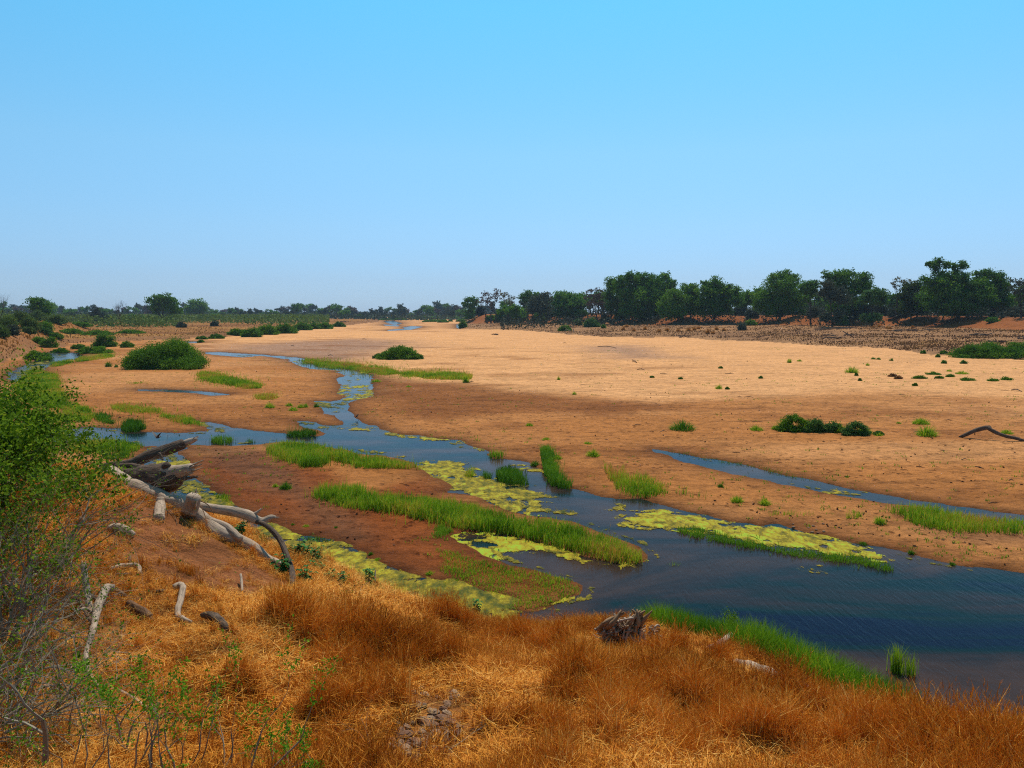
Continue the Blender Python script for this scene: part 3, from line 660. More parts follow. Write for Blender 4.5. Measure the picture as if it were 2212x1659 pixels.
# ================================================================ trees
def tree(k, bx, by, mat, label, lobes, Ymul=1.0, leaf=None, dens=1.0, name="tree", group=None, trunk_r=None, fill=1.0, Y=None, r=1, clump=.24, multi=1):
    if Y is None: Y = hitbed(Z(r, k, [(bx, by)]))[0][1] * Ymul
    s_, _ = slope(Z(r, k, [(bx, by)])); x0 = s_[0] * Y; z0 = float(gz(x0, Y)[0])
    e = empty(name, (x0, Y, z0), label, "tree", group)
    L = []
    sc = Y / F / 8.64
    for cx, cy, rr_ in lobes:
        p = AT(Z(r, k, [(cx, cy)]), Y)[0]; q = rr_ * sc * 1.5
        L.append((p[0] - x0, rng.uniform(-.5, .5) * q * 1.6, p[2] - z0, q, q * 1.1, q * .85))
    if dens >= 1 and len(L) >= 6:           # low skirts of foliage round the trunk
        L0 = np.array(L); hw = (L0[:, 0].max() - L0[:, 0].min()) / 2; xm = L0[:, 0].mean(); zt = L0[:, 2].max(); q = L0[:, 3].mean() * .8
        for i_ in range(4): L.append((xm + (i_ - 1.5) / 1.5 * hw * .75, rng.uniform(-2, 2), zt * rng.uniform(.2, .34), q, q, q * .8))
    L = np.array(L); top = (L[:, 2] + L[:, 5]).max(); wdt = (L[:, 0].max() - L[:, 0].min()) + L[:, 3].mean() * 2
    tr = trunk_r or max(.12, .012 * top + .009 * wdt)
    g = Geo(); lo = L[L[:, 2].argsort()]
    fork = max(.12 * top, (lo[0, 2] - lo[0, 5]) * .8)
    for mtr in range(multi):
        ox = (mtr - (multi - 1) / 2) * tr * 5; fx = L[:, 0].mean() * .35 + ox * 1.6
        F_ = np.array((fx, 0, max(fork, .8)))
        tube(g, [(ox, 0, -.6), (ox + fx * .3, .1, F_[2] * .4), F_], [tr * 1.5, tr * 1.1, tr], 7, 3, .15, mtr)
        for l in L[mtr::multi]:
            c = l[:3]; m_ = (F_ + c) / 2 + np.array((0, 0, -.06 * top)) + rng.normal(size=3) * .03 * top
            tube(g, [F_ - (0, 0, .15 * F_[2]), m_, c + (0, 0, l[5] * .4)], [tr * .6, tr * .34, tr * .1], 5, 3)
    add("trunk", g.mesh("trunk", m_trunk, True), e)
    g = Geo(); lf = leaf or max(.16, Y / F * .95)
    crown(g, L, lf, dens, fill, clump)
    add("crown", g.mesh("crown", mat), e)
    return e
R_GRP = "big trees along the top of the right bank"
tree(1,1840,612,m_leaf_dark,"slender ragged dark tree alone at the tip of the right bank",[(1825,435,24),(1875,428,26),(1895,458,26),(1820,480,22),(1860,478,28),(1842,525,32),(1846,570,30),(1798,465,13)],dens=.8)
tree(1,2030,556,m_leaf_brown,"mauve brown half bare trees on several thin trunks near the bank tip",[(1990,415,38),(2060,385,36),(2030,445,34),(1945,448,24),(2092,425,20),(2040,490,20)],dens=.42,multi=3,Y=455)
tree(1,2185,520,m_leaf_pale,"thin pale tree right of the mauve half bare trees",[(2170,400,34),(2135,392,16),(2205,428,26),(2190,460,20)],dens=.4,Y=450)
tree(2,135,560,m_leaf_dark,"flat topped small acacia sticking up left of the first round trees",[(100,408,32),(150,392,40),(205,398,34),(140,435,24)],Y=440)
tree(2,240,600,m_leaf_grey,"grey green rounded tree under the flat topped acacia",[(240,440,52),(292,412,40),(200,480,46),(270,490,56),(170,510,34)],Y=400)
tree(2,470,604,m_leaf_dark,"dark spreading tree standing apart left of the biggest grove",[(405,408,40),(460,398,40),(400,460,52),(470,460,62),(540,440,48),(590,462,42),(430,520,44),(520,520,44)])
tree(2,760,560,m_leaf_brown,"airy brownish tree on thin leaning trunks beside the grove",[(680,368,28),(765,372,42),(720,420,46),(785,430,42),(645,408,22),(700,470,32)],dens=.55,multi=2,Y=385)
tree(2,855,560,m_leaf_dark,"narrow tall dark tree at the left edge of the biggest grove",[(850,280,38),(872,330,44),(840,380,40),(870,430,40),(860,480,36)],Y=372)
tree(2,1100,622,m_leaf_dark,"broadest dark green tree in the middle of the biggest grove",[(938,262,38),(1020,248,46),(1110,238,48),(1180,252,44),(1232,280,52),(960,330,60),(1060,330,70),(1160,340,70),(1250,350,60),(1000,420,60),(1120,430,80),(1230,430,70),(1080,520,70),(1180,530,62)])
tree(2,960,612,m_leaf_olive,"olive lit bushy tree in front of the broadest dark tree",[(950,408,34),(1010,410,36),(920,450,40),(980,470,52),(930,520,46),(1010,530,40),(960,570,38)],Ymul=.985)
tree(2,1322,580,m_leaf_dark,"tall dark tree forming the right shoulder of the biggest grove",[(1330,228,32),(1290,258,34),(1352,290,38),(1310,340,44),(1370,330,30),(1340,400,44)],Y=360)
tree(2,1445,622,m_leaf_mid,"mid green tree with trailing crown at the grove's right front",[(1380,380,38),(1430,402,44),(1482,430,34),(1340,450,44),(1420,470,52),(1300,510,34),(1370,530,52),(1460,520,38)])
tree(2,1540,596,m_leaf_mid,"upright green tree between the biggest grove and the second one",[(1508,328,34),(1570,318,28),(1540,380,52),(1600,380,30),(1530,440,44),(1580,450,34)])
tree(2,1745,624,m_leaf_dark,"wide dark tree forming the second grove right of the biggest",[(1760,278,38),(1660,288,24),(1720,320,44),(1800,330,44),(1870,330,38),(1650,360,42),(1740,400,62),(1840,400,62),(1930,350,34),(1640,450,38),(1720,480,52),(1820,470,52),(1920,430,44),(1640,490,34)])
tree(2,2000,560,m_leaf_dark,"low dark tree in the gap right of the second grove",[(1960,420,34),(2040,388,30),(2060,430,36),(2000,460,36),(2120,360,36)],Y=345)
tree(3,100,612,m_leaf_mid,"tall bright edged green tree reaching down to the orange bank",[(40,240,30),(110,230,38),(180,220,38),(230,240,30),(50,310,52),(140,310,60),(230,300,42),(-60,400,52),(40,400,70),(150,400,70),(260,410,52),(320,420,30),(100,480,70),(220,490,52),(0,500,52),(-60,480,42)])
tree(3,370,560,m_leaf_dark,"small dark tree behind the tall bright edged tree",[(340,310,42),(400,298,34),(300,340,34),(380,360,38)],Y=300)
tree(3,680,560,m_leaf_dark,"big dark round topped tree standing behind the grey acacias",[(510,228,38),(580,228,42),(660,218,42),(720,208,34),(800,240,42),(860,290,34),(560,300,52),(660,300,60),(760,300,60),(830,340,42),(700,370,52)],Y=300)
tree(3,560,590,m_leaf_grey,"grey green acacia in front of the big round topped tree",[(500,310,38),(560,350,42),(620,350,34),(470,370,34),(540,400,50),(620,420,50)],Y=275)
tree(3,900,575,m_leaf_light,"light green flat acacia in the dip between the tall trees",[(860,372,28),(930,362,36),(1000,380,36),(820,420,36),(900,420,50),(980,430,42)],Y=275,clump=.2)
tree(3,1105,560,m_leaf_pale,"sparse pale tree showing sky through its thin branches",[(1132,262,26),(1090,290,18),(1112,312,18),(1220,278,28),(1180,295,20)],dens=.4,Y=285)
tree(3,1290,590,m_leaf_olive,"olive green tree leaning against the tallest tree",[(1200,330,38),(1270,320,42),(1350,340,42),(1180,400,42),(1270,400,60),(1370,420,52),(1230,470,52),(1320,490,52)])
tree(3,1640,600,m_leaf_dark,"tallest and widest dark tree with two sprigs above its crown",[(1420,120,28),(1480,108,34),(1540,130,28),(1450,160,24),(1620,140,24),(1670,138,34),(1640,180,28),(1388,120,14),(1500,230,50),(1600,240,52),(1700,250,52),(1340,260,34),(1400,290,52),(1500,330,78),(1620,340,88),(1740,330,70),(1830,300,52),(1880,360,42),(1440,420,70),(1560,440,80),(1680,440,80),(1800,430,70),(1870,440,34),(1500,500,52),(1650,510,52),(1780,490,42)])
tree(3,1960,560,m_leaf_dark,"dark bluish tree behind the tallest tree",[(1800,200,24),(1880,208,38),(1830,260,34),(1940,228,38),(2010,230,38),(1900,300,60),(2000,310,60),(2060,320,42),(1960,400,60),(2050,400,52)],Y=270)
tree(3,2190,570,m_leaf_grey,"grey thin crowned tree at the far end of the right bank",[(2110,268,20),(2180,280,34),(2240,310,42),(2150,330,34),(2212,390,52)],dens=.6,Y=250)
tree(0,340,560,m_leaf_dark,"dark round tree in the scrub beyond the left bank",[(290,455,40),(340,455,40),(390,500,36),(310,510,44),(402,530,30)],Y=330)
tree(0,1392,622,m_leaf_dark,"umbrella shaped dark tree on the plain, largest on the left side",[(1300,432,24),(1370,420,34),(1430,418,38),(1480,440,34),(1350,470,38),(1430,472,50),(1510,480,34),(1545,530,28),(1490,530,38),(1340,520,28)],dens=.8,Y=430)
tree(0,1690,560,m_leaf_mid,"fresh green tree far off right of the umbrella shaped tree",[(1650,470,34),(1720,475,38),(1690,505,44),(1745,505,28),(1635,510,28)],Y=760)
def bare_tree(k, bx, by, topy, wz, label, Y, seed, sprd=.7):
    s_, _ = slope(Z(1, k, [(bx, by)])); x0 = s_[0] * Y; z0 = float(gz(x0, Y)[0])
    hgt = AT(Z(1, k, [(bx, topy)]), Y)[0][2] - z0
    e = empty("bare_tree", (x0, Y, z0), label, "tree")
    rg = np.random.default_rng(seed); g, g2 = Geo(), Geo(); g2.put(np.zeros((3, 3)), None, [(0, 1, 2)])
    branchy(g, g2, (0, 0, -.5), (.05, 0, 1), hgt * .42, .035 * hgt, 0, 5, rg, sprd, .25, (3, 4))
    add("trunk", g.mesh("trunk", m_trunk, True), e); add("branches", g2.mesh("branches", m_trunk), e)["kind"] = "stuff"
bare_tree(0, 1040, 620, 425, 200, "leafless forked tree left of the umbrella shaped tree", 400, 3)
bare_tree(0, 30, 600, 335, 300, "tall gnarled leafless tree at the left border of the scrub", 260, 8)
print("trees", time.time() - T0)

# ================================================================ bushes
def bush(r, k, cx, cy, rx, ry, mat, label, group=None, Y=None, name="bush", dens=1.0, leaf=None, n=None, stems=True):
    b = Z(r, k, [(cx, cy + ry * .9)])
    if Y is None: Y = hitbed(b)[0][1]
    s_, _ = slope(b); x0 = s_[0] * Y; z0 = float(gz(x0, Y)[0]); sc = Y / F / 8.64
    e = empty(name, (x0, Y, z0), label, "bush", group)
    top = AT(Z(r, k, [(cx, cy - ry)]), Y)[0][2] - z0; W_ = rx * sc
    top = max(top, .25)
    g = Geo(); n = n or max(3, int(4 + rx / max(ry, 1) * 2)); L = []
    for i in range(n):
        t = (i + .5) / n * 2 - 1; hh = math.sqrt(max(.15, 1 - t * t)); q = top * .36 * hh * rng.uniform(.6, 1.25)
        qx = max(W_ / n * 1.5, q * .9)
        L.append((t * (W_ - qx * .5), rng.uniform(-.4, .4) * W_ * .6, top * hh * rng.uniform(.75, 1.05) - q, qx, max(qx, W_ * .35), q))
        L.append((t * (W_ - qx * .5), rng.uniform(-.5, .1) * W_ * .6, q * .6, qx, max(qx, W_ * .35), q * .8))
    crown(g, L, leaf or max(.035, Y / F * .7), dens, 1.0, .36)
    if stems:
        gs = Geo()
        for l in L[::2]: tube(gs, [(l[0] * .3, l[1] * .3, -.1), (l[0] * .7, l[1] * .7, l[2] * .5), (l[0], l[1], l[2])], [.03 * top, .02 * top, .008 * top], 4, 2)
        add("stem", gs.mesh("stem", m_trunk), e)
    add("foliage", g.mesh("foliage", mat), e)
    return e
BU = [
 (1,3,400,530,70,50,'grey',"pale grey bush left of the dark understorey"),(1,3,500,470,70,70,'grey',"grey thorn bush under the grey green acacia"),(1,3,620,470,80,70,'dusk',"dusky rounded bush in the middle of the understorey"),
 (1,3,700,545,90,55,'dusk',"dusky wide bush overhanging the orange bank"),(1,3,830,520,70,60,'dusk',"dusky bush below the light green acacia"),(1,3,970,515,90,60,'dusk',"dull green wide bush right of the light green acacia"),
 (1,3,1110,535,80,55,'grey',"grey bush below the sparse pale tree"),(1,3,1200,548,55,35,'grey',"small grey bush at the foot of the olive tree"),(1,3,2000,515,130,55,'grey',"long silvery grey bush right of the tallest tree"),
 (1,3,2150,530,110,50,'grey',"silvery grey bush at the right end of the bank top"),(1,3,640,605,50,48,'mid',"green bush growing down the orange bank face"),(1,3,1940,600,55,26,'mid',"low green bush on the bank slope past the dark shade"),
 (1,2,60,545,80,55,'mid',"bright green bush below the flat topped acacia"),(1,2,-60,540,70,60,'light',"pale green bush near the thin pale tree"),(1,2,230,570,60,48,'grey',"grey green bush left of the spreading dark tree"),
 (1,2,330,548,60,45,'grey',"pale grey bush at the foot of the spreading dark tree"),(1,2,600,540,60,35,'mid',"green bush behind the low orange bank"),(1,2,1845,530,60,30,'grey',"grey bush right of the second grove"),
 (1,2,1960,530,70,42,'grey',"grey thorny bush in the gap before the tall bright tree"),(1,2,2070,542,60,40,'grey',"grey bush touching the tall bright edged tree"),(1,2,690,628,72,44,'light',"bright green bush on the terrace edge, larger of two"),
 (1,2,572,622,35,34,'light',"bright green bush on the terrace edge, smaller of two"),(1,2,802,588,46,38,'grey',"round grey bush in the shade of the grove"),(1,2,455,675,58,28,'mid',"dark green bush with a dead snag beside it"),
 (1,2,1985,655,26,44,'grey',"grey spindly shrub alone on the right terrace"),(1,2,2066,622,50,34,'mid',"rounded green bush alone under the orange bank"),(1,2,790,658,18,20,'mid',"tiny green bush on the terrace beside the two bright ones"),
 (1,2,100,590,50,22,'mid',"low green bush on the slope below the left trees"),(1,2,-100,590,60,26,'mid',"low green bush on the sloping bank tip"),
 (1,1,1935,525,36,48,'dusk',"dusky bush right of the slender dark tree"),(1,1,2110,555,45,42,'mid',"green bush beside the mauve trees"),(1,1,2190,565,50,55,'light',"fresh green bush right of the mauve trees"),
 (1,1,1790,645,34,34,'dark',"dark bush at the water's edge below the bank tip"),(1,1,2030,585,50,26,'mid',"low bush on the bank between two trees"),
 (1,0,60,625,110,75,'olive2',"olive scrub bush at the left border"),(1,0,180,585,90,65,'olive2',"olive scrub bush behind the orange left bank"),(1,0,100,690,80,50,'grey',"grey green bush above the eroded left bank"),
 (1,0,260,635,85,65,'olive2',"airy olive bush in the left scrub"),(1,0,385,650,75,55,'mid',"fresh green bush at the end of the left scrub"),(1,0,400,700,60,40,'light',"light green bush over the tip of the left bank"),
 (1,0,330,570,100,50,'olive2',"olive bush below the dark round tree"),(1,0,490,595,90,50,'olive2',"olive bush right of the dark round tree"),(1,0,620,585,90,42,'grey',"grey green bush before the dark mound"),
 (1,0,850,572,122,68,'dusk',"dark dome shaped thicket left of the leafless forked tree"),(1,0,1120,590,90,38,'mid',"green bush behind the leafless forked tree"),(1,0,1240,600,90,30,'mid',"green bush left of the umbrella shaped tree"),
 (1,0,1440,605,60,26,'mid',"bright green bush at the foot of the umbrella shaped tree"),(1,0,960,640,26,18,'mid',"small round bush below the dark thicket"),(1,0,1600,575,80,30,'grey',"grey bush right of the umbrella shaped tree"),
 (1,0,1680,545,30,34,'mid',"small green tree like bush on the far plain"),(1,0,1850,575,80,28,'mid',"green bush on the far plain"),(1,0,2100,560,60,36,'grey',"dusty bush at the far end of the plain"),
 (1,0,700,640,90,24,'mid',"low green bush line on the plain, left piece"),(1,0,1570,645,45,28,'grey',"thin tall weed bush on the dry plain"),(1,0,1855,635,34,26,'grey',"grey weed bush on the brown plain"),
 (1,0,915,780,105,62,'dark',"dark green bush behind the left stream"),(1,0,1098,815,58,30,'mid',"small round bush right of the dark streamside bush"),(1,0,820,862,150,34,'mid',"long low green bush along the left stream"),
 (1,0,680,835,60,26,'mid',"leafy low bush by the bend of the left stream"),(1,0,330,775,55,30,'mid',"green bush on the face of the eroded bank"),(1,0,420,795,80,55,'mid',"grassy green bush at the foot of the eroded bank"),
 (1,0,330,910,120,45,'mid',"green growth on the near side of the left stream"),(1,0,525,870,75,26,'dark',"low dark bush where the left stream begins"),
 (1,0,15,700,70,60,'olive2',"shrub on the eroded bank at the left border"),(1,0,250,690,60,40,'olive2',"low shrub on top of the eroded left bank"),(1,0,480,735,60,38,'mid',"green shrub just beyond the eroded bank tip"),(1,0,620,700,110,28,'mid',"long low green thicket between the bank and the plain"),(1,0,850,715,130,24,'mid',"long low green thicket on the dry plain"),(1,0,1130,705,110,18,'mid',"thin green thicket line on the dry plain"),(1,1,715,643,58,24,'dark',"detached dark bush at the right end of the reed bank"),(1,0,1870,745,62,24,'dark',"dark bush left of the long reed bank"),(1,0,1745,758,50,16,'dark',"low dark bush at the pool left of the reed bank"),
 (1,0,1735,790,28,12,'mid',"tiny bush beside the small far pool"),(1,3,1900,868,300,72,'dark',"large dark leafy bush sprawling at the terrace foot on the right"),(1,3,2150,840,130,60,'mid',"green bush joined to the large sprawling one"),
 (1,3,1340,882,22,16,'mid',"tiny round bush left of the sprawling bush"),(1,3,1518,884,28,15,'mid',"small bush touching the sprawling bush"),
]
MATS = {'grey': m_leaf_grey, 'dusk': tint_mat("dusky_leaves", [(0, (.012, .018, .01)), (.5, (.035, .045, .025)), (1, (.08, .09, .05))], .12), 'mid': m_leaf_mid, 'light': m_leaf_light, 'dark': m_leaf_dark,
        'olive2': tint_mat("scrub_leaves", [(0, (.04, .065, .012)), (.5, (.095, .145, .028)), (1, (.19, .26, .05))], .25)}
for r_, k_, a, b, c, d, mt, lb in BU: bush(r_, k_, a, b, c, d, MATS[mt], lb, Y=None)
# the big mound of shrubs on the left spur, with its sandy foot
e = bush(1, 0, 1440, 905, 335, 130, m_leaf_mid, "huge dark green mound of shrubs on the left sand spur", dens=2.2, n=9)
bush(1, 0, 1330, 1000, 150, 32, m_broad, "leafy creeping plant at the foot of the huge green mound", dens=1.3)
bush(1, 0, 1640, 975, 100, 28, m_leaf_mid, "low green growth at the right foot of the huge mound")
bush(1, 1, 1235, 890, 190, 58, m_leaf_mid, "dark green island shrub in the middle of the pale sand", dens=1.6)
bush(1, 1, 1060, 915, 50, 24, m_leaf_light, "lighter shrub tip at the left end of the sand island")
bush(1, 1, 1400, 920, 48, 24, m_leaf_light, "small light shrub at the right end of the sand island")
# long bank of reeds on the far side
for i, (r_, k_, a, b, c, d) in enumerate([(1,0,2060,705,90,36),(1,0,2180,712,90,44),(1,1,90,688,110,48),(1,1,250,680,110,44),(1,1,400,660,90,36),(1,1,500,655,60,30),(1,1,590,655,75,30)]):
    bush(r_, k_, a, b, c, d, m_leaf_dark if i % 2 else m_leaf_mid, "%s dense green bush counting from the left in the long reed bank" % ("first", "second", "third", "fourth", "fifth", "sixth", "last")[i], group="bushes of the long reed bank", dens=1.3)
for (a, b, c, d, lb) in [(1240,598,60,9,"low green shrub on the far sand, nearest the leftmost pool"),(1480,585,120,14,"long low green shrub at the far end of the sand"),(1600,578,60,15,"green shrub beside the far driftwood"),(1530,612,90,10,"low green strip shrub left of the far round shrub"),(1617,615,45,13,"round low shrub on the far sand"),(1680,612,18,8,"tiny shrub right of the far round shrub"),(1770,608,40,12,"far shrub under the slender dark tree"),(1730,585,90,14,"green shrub across the sand from the slender tree"),(1130,600,60,8,"flat green shrub left of the far sand pool")]:
    bush(1, 1, a, b, c, d, m_leaf_mid, lb, stems=False)
print("bushes", time.time() - T0)

# far tree line: a few kinds, copied
kinds = []
for q in range(8):
    g = Geo(); L = []
    for i in range(rng.integers(5, 9)):
        a_ = rng.uniform(0, 6.28); rr_ = rng.uniform(0, 4.2); L.append((rr_ * math.cos(a_), rr_ * math.sin(a_), rng.uniform(3.5, 8.5) - rr_ * .5, rng.uniform(1.5, 2.8), 2, rng.uniform(1.1, 2)))
    crown(g, L, .6, .7, 1.0); mc = g.mesh("crown", (m_leaf_far, m_leaf_dark, m_leaf_far, m_leaf_brown, m_leaf_far, m_leaf_mid, m_leaf_grey, m_leaf_dark)[q])
    g = Geo(); tube(g, [(0, 0, -1), (.2, 0, 1.5), (0, 0, 4)], [.4, .3, .2], 5)
    for l in L[:4]: tube(g, [(.1, 0, 2), (l[0], l[1], l[2])], [.2, .08], 4)
    kinds.append((mc, g.mesh("trunk", m_trunk)))
def far_tree(u, Y, s, q, label, group):
    x = (u - 512) / F * Y * 1.004; z = float(gz(x, Y)[0])
    e = empty("distant_tree", (x, Y, z), label, "tree", group); e.scale = (s, s, s * rng.uniform(.85, 1.15)); e.rotation_euler = (0, 0, rng.uniform(0, 6))
    add("trunk", kinds[q][1], e); add("crown", kinds[q][0], e)
for i in range(150):
    u = -60 + (i + rng.uniform(0, 1)) * 560 / 150; Y = rng.uniform(760, 1150); prof = 1 + .22 * math.sin(u * .045) + .15 * math.sin(u * .13 + 1)
    far_tree(u, Y, prof * rng.uniform(.75, 1.25) * Y / 900 * 1.15, int(rng.integers(0, 8)), "hazy rounded tree in the far tree line closing the plain", "trees of the far hazy tree line")
for u, Y, s, q, lb in [(337.5, 900, 1.75, 1, "darkest peaked tree rising from the far tree line"), (403, 900, 1.8, 0, "broad domed tree rising above the far tree line"), (297, 950, 1.6, 4, "wide far tree left of the peaked one"), (431, 900, 1.45, 7, "far tree with a stepped crown above the upper river"), (449, 960, 1.5, 0, "low domed far tree left of the bank tip"), (72, 700, 1.2, 1, "dark far tree behind the left scrub"), (103, 720, 1.2, 7, "bluish dark far tree left of the forked tree"), (352, 980, 1.35, 3, "small rounded far tree right of the peaked one")]:
    far_tree(u, Y, s, q, lb, None)
for i in range(84):
    u = 500 + (i + rng.uniform(0, 1)) * 560 / 84; Y = rng.uniform(380, 560) - max(0, u - 640) * .25
    far_tree(u, Y, rng.uniform(.95, 1.45), int(rng.choice([1, 5, 1, 7, 6])), "tree glimpsed in the woodland behind the right bank trees", "woodland trees behind the right bank")
# thick low bush under the tree line
g = Geo()
n_ = 26000; u = rng.uniform(-60, 520, n_); Y = rng.uniform(700, 1180, n_); x = (u - 512) / F * Y
C = np.stack([x, Y, gz(x, Y) + rng.uniform(0, 1, n_) ** 1.5 * (3.8 + 2 * fbm(x, Y, 40, 2, 300))], 1)
leaves(g, C, rng.uniform(.8, 1.6, n_), .5 + .3 * fbm(x, Y, 30, 3, 301) + rng.uniform(-.2, .2, n_))
tag(add("far_scrub", g.mesh("far_scrub", m_leaf_far)), "grey green scrub filling the foot of the far tree line", kind="stuff")
g = Geo(); n_ = 22000; u = rng.uniform(500, 1090, n_); Y = rng.uniform(330, 520, n_) - np.maximum(0, u - 640) * .22; x = (u - 512) / F * Y
C = np.stack([x, Y, gz(x, Y) + rng.uniform(0, 1, n_) ** 1.4 * 3.6], 1)
leaves(g, C, rng.uniform(.3, .7, n_), .5 + .3 * fbm(x, Y, 15, 3, 303) + rng.uniform(-.2, .2, n_))
tag(add("bank_scrub", g.mesh("bank_scrub", MATS['dusk'])), "dusky scrub between the trees on top of the right bank", kind="stuff")
# left plain scrub
g = Geo(); n_ = 34000; u = rng.uniform(-60, 330, n_); Y = rng.uniform(330, 760, n_); x = (u - 512) / F * Y
keep = (fbm(x, Y, 40, 3, 305) > -.25) & (Y > 215 + (u > 180) * 190); x, Y = x[keep], Y[keep]
C = np.stack([x, Y, gz(x, Y) + rng.uniform(0, 1, len(x)) ** 1.4 * 4.4], 1)
leaves(g, C, rng.uniform(.35, .9, len(x)), .5 + .3 * fbm(x, Y, 15, 3, 306) + rng.uniform(-.2, .2, len(x)))
tag(add("plain_scrub", g.mesh("plain_scrub", MATS['olive2'])), "olive scrub scattered over the left plain", kind="stuff")
# dead weeds and dry grass on both terraces
def weeds(name, poly, N_, mat, label, hmin, hmax, cond, tb=.4):
    x0, y0 = poly.min(0); x1, y1 = poly.max(0); x0, x1 = max(x0, -420), min(x1, 420); y1 = min(y1, 650)
    # sample evenly as seen (fewer far away)
    Y = 1 / rng.uniform(1 / y1, 1 / max(y0, 60), N_); u = rng.uniform(-80, 1100, N_); x = (u - 512) / F * Y
    P = np.stack([x, Y], 1); d = sdist(P, poly); k = (d < -1) & cond(P); P = P[k]; nz1 = fbm(P[:, 0], P[:, 1], 9, 4, 310)
    k = nz1 + .5 * fbm(P[:, 0], P[:, 1], 2.2, 2, 312) > rng.uniform(-.35, .35, len(P)); P, nz1 = P[k], nz1[k]; r = np.hypot(P[:, 0], P[:, 1])
    B = np.stack([P[:, 0], P[:, 1], gz(P[:, 0], P[:, 1]) - .03], 1); n = len(B); g = Geo()
    blades(g, B, rng.uniform(hmin, hmax, n), r * .0005 + .01, rng.uniform(0, 6.3, n), rng.uniform(0, .7, n), np.clip(tb + nz1 * .5 + rng.uniform(-.25, .25, n), 0, 1))
    tag(add(name, g.mesh(name, mat)), label, kind="stuff"); print(name, n)
weeds("orange_bank_grass", LB2, 70000, m_orange, "orange dry grass tufts over the eroded left bank", .3, .9, lambda P: P[:, 1] < 400, .45)
weeds("dead_weeds", RB, 300000, m_weed, "brown dead weeds and straw on the sloping right terrace", .12, .42, lambda P: sdist(P, RB2) > 0, .3)
weeds("dry_plain_grass", LB, 200000, m_weed, "orange and brown dry grass on the left terrace", .15, .5, lambda P: P[:, 1] < 600, .55)
# ================================================================ green grass on the bars and shores
def inpoly(uv, poly):
    x, y = uv[:, 0], uv[:, 1]; ins = np.zeros(len(uv), bool); n = len(poly)
    for i in range(n):
        ax, ay = poly[i]; bx, by = poly[(i + 1) % n]
        if ay != by: ins ^= ((ay > y) != (by > y)) & (x < (bx - ax) * (y - ay) / (by - ay) + ax)
    return ins
def grass_patch(poly, h, dens, mat, label, tb=.45, tv=.6, name="green_grass", clear=-.95, wd=.8, zf=None, lean=.6):
    q = G(poly); x0, y0 = q.min(0); x1, y1 = q.max(0); A_ = (x1 - x0) * (y1 - y0); N_ = int(min(A_ * dens * 3, 500000))
    P = np.stack([rng.uniform(x0, x1, N_), rng.uniform(y0, y1, N_)], 1)
    z = (zf or bed_h)(P[:, 0], P[:, 1]); z = np.maximum(z, -.03)
    c1 = fbm(P[:, 0], P[:, 1], 1.6, 3, 400); c2 = fbm(P[:, 0], P[:, 1], .5, 2, 402)
    c3 = fbm(P[:, 0], P[:, 1], .28, 2, 407); hh = h * .80 * (1 + .45 * c1 + .45 * c2 + .3 * c3)
    B = np.stack([P[:, 0], P[:, 1], z - .02], 1); tip = B + np.array((0, 0, 1)) * (hh * .85)[:, None]
    jb = rng.normal(size=(N_, 2)) * (1.6, .8) * np.where(rng.uniform(0, 1, N_) < .12, 4.0, 1.0)[:, None] + np.stack([c2 * 5, c1 * 2.5], 1); k = inpoly(PROJ(B) + jb, poly) & inpoly(PROJ(tip) + jb, poly) & (c1 + .6 * c2 > clear)
    B, hh, c1, c2 = B[k], hh[k], c1[k], c2[k]; n = len(B)
    if n < 5: print("EMPTY", label); return
    g = Geo(); r = np.hypot(B[:, 0], B[:, 1])
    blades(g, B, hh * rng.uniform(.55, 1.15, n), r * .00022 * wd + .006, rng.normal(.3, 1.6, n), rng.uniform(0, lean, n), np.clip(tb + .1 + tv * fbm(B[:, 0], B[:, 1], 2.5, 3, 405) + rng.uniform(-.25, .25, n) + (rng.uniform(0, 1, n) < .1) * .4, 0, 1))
    tag(add(name, g.mesh(name, mat)), label, kind="stuff"); return n
tot = 0
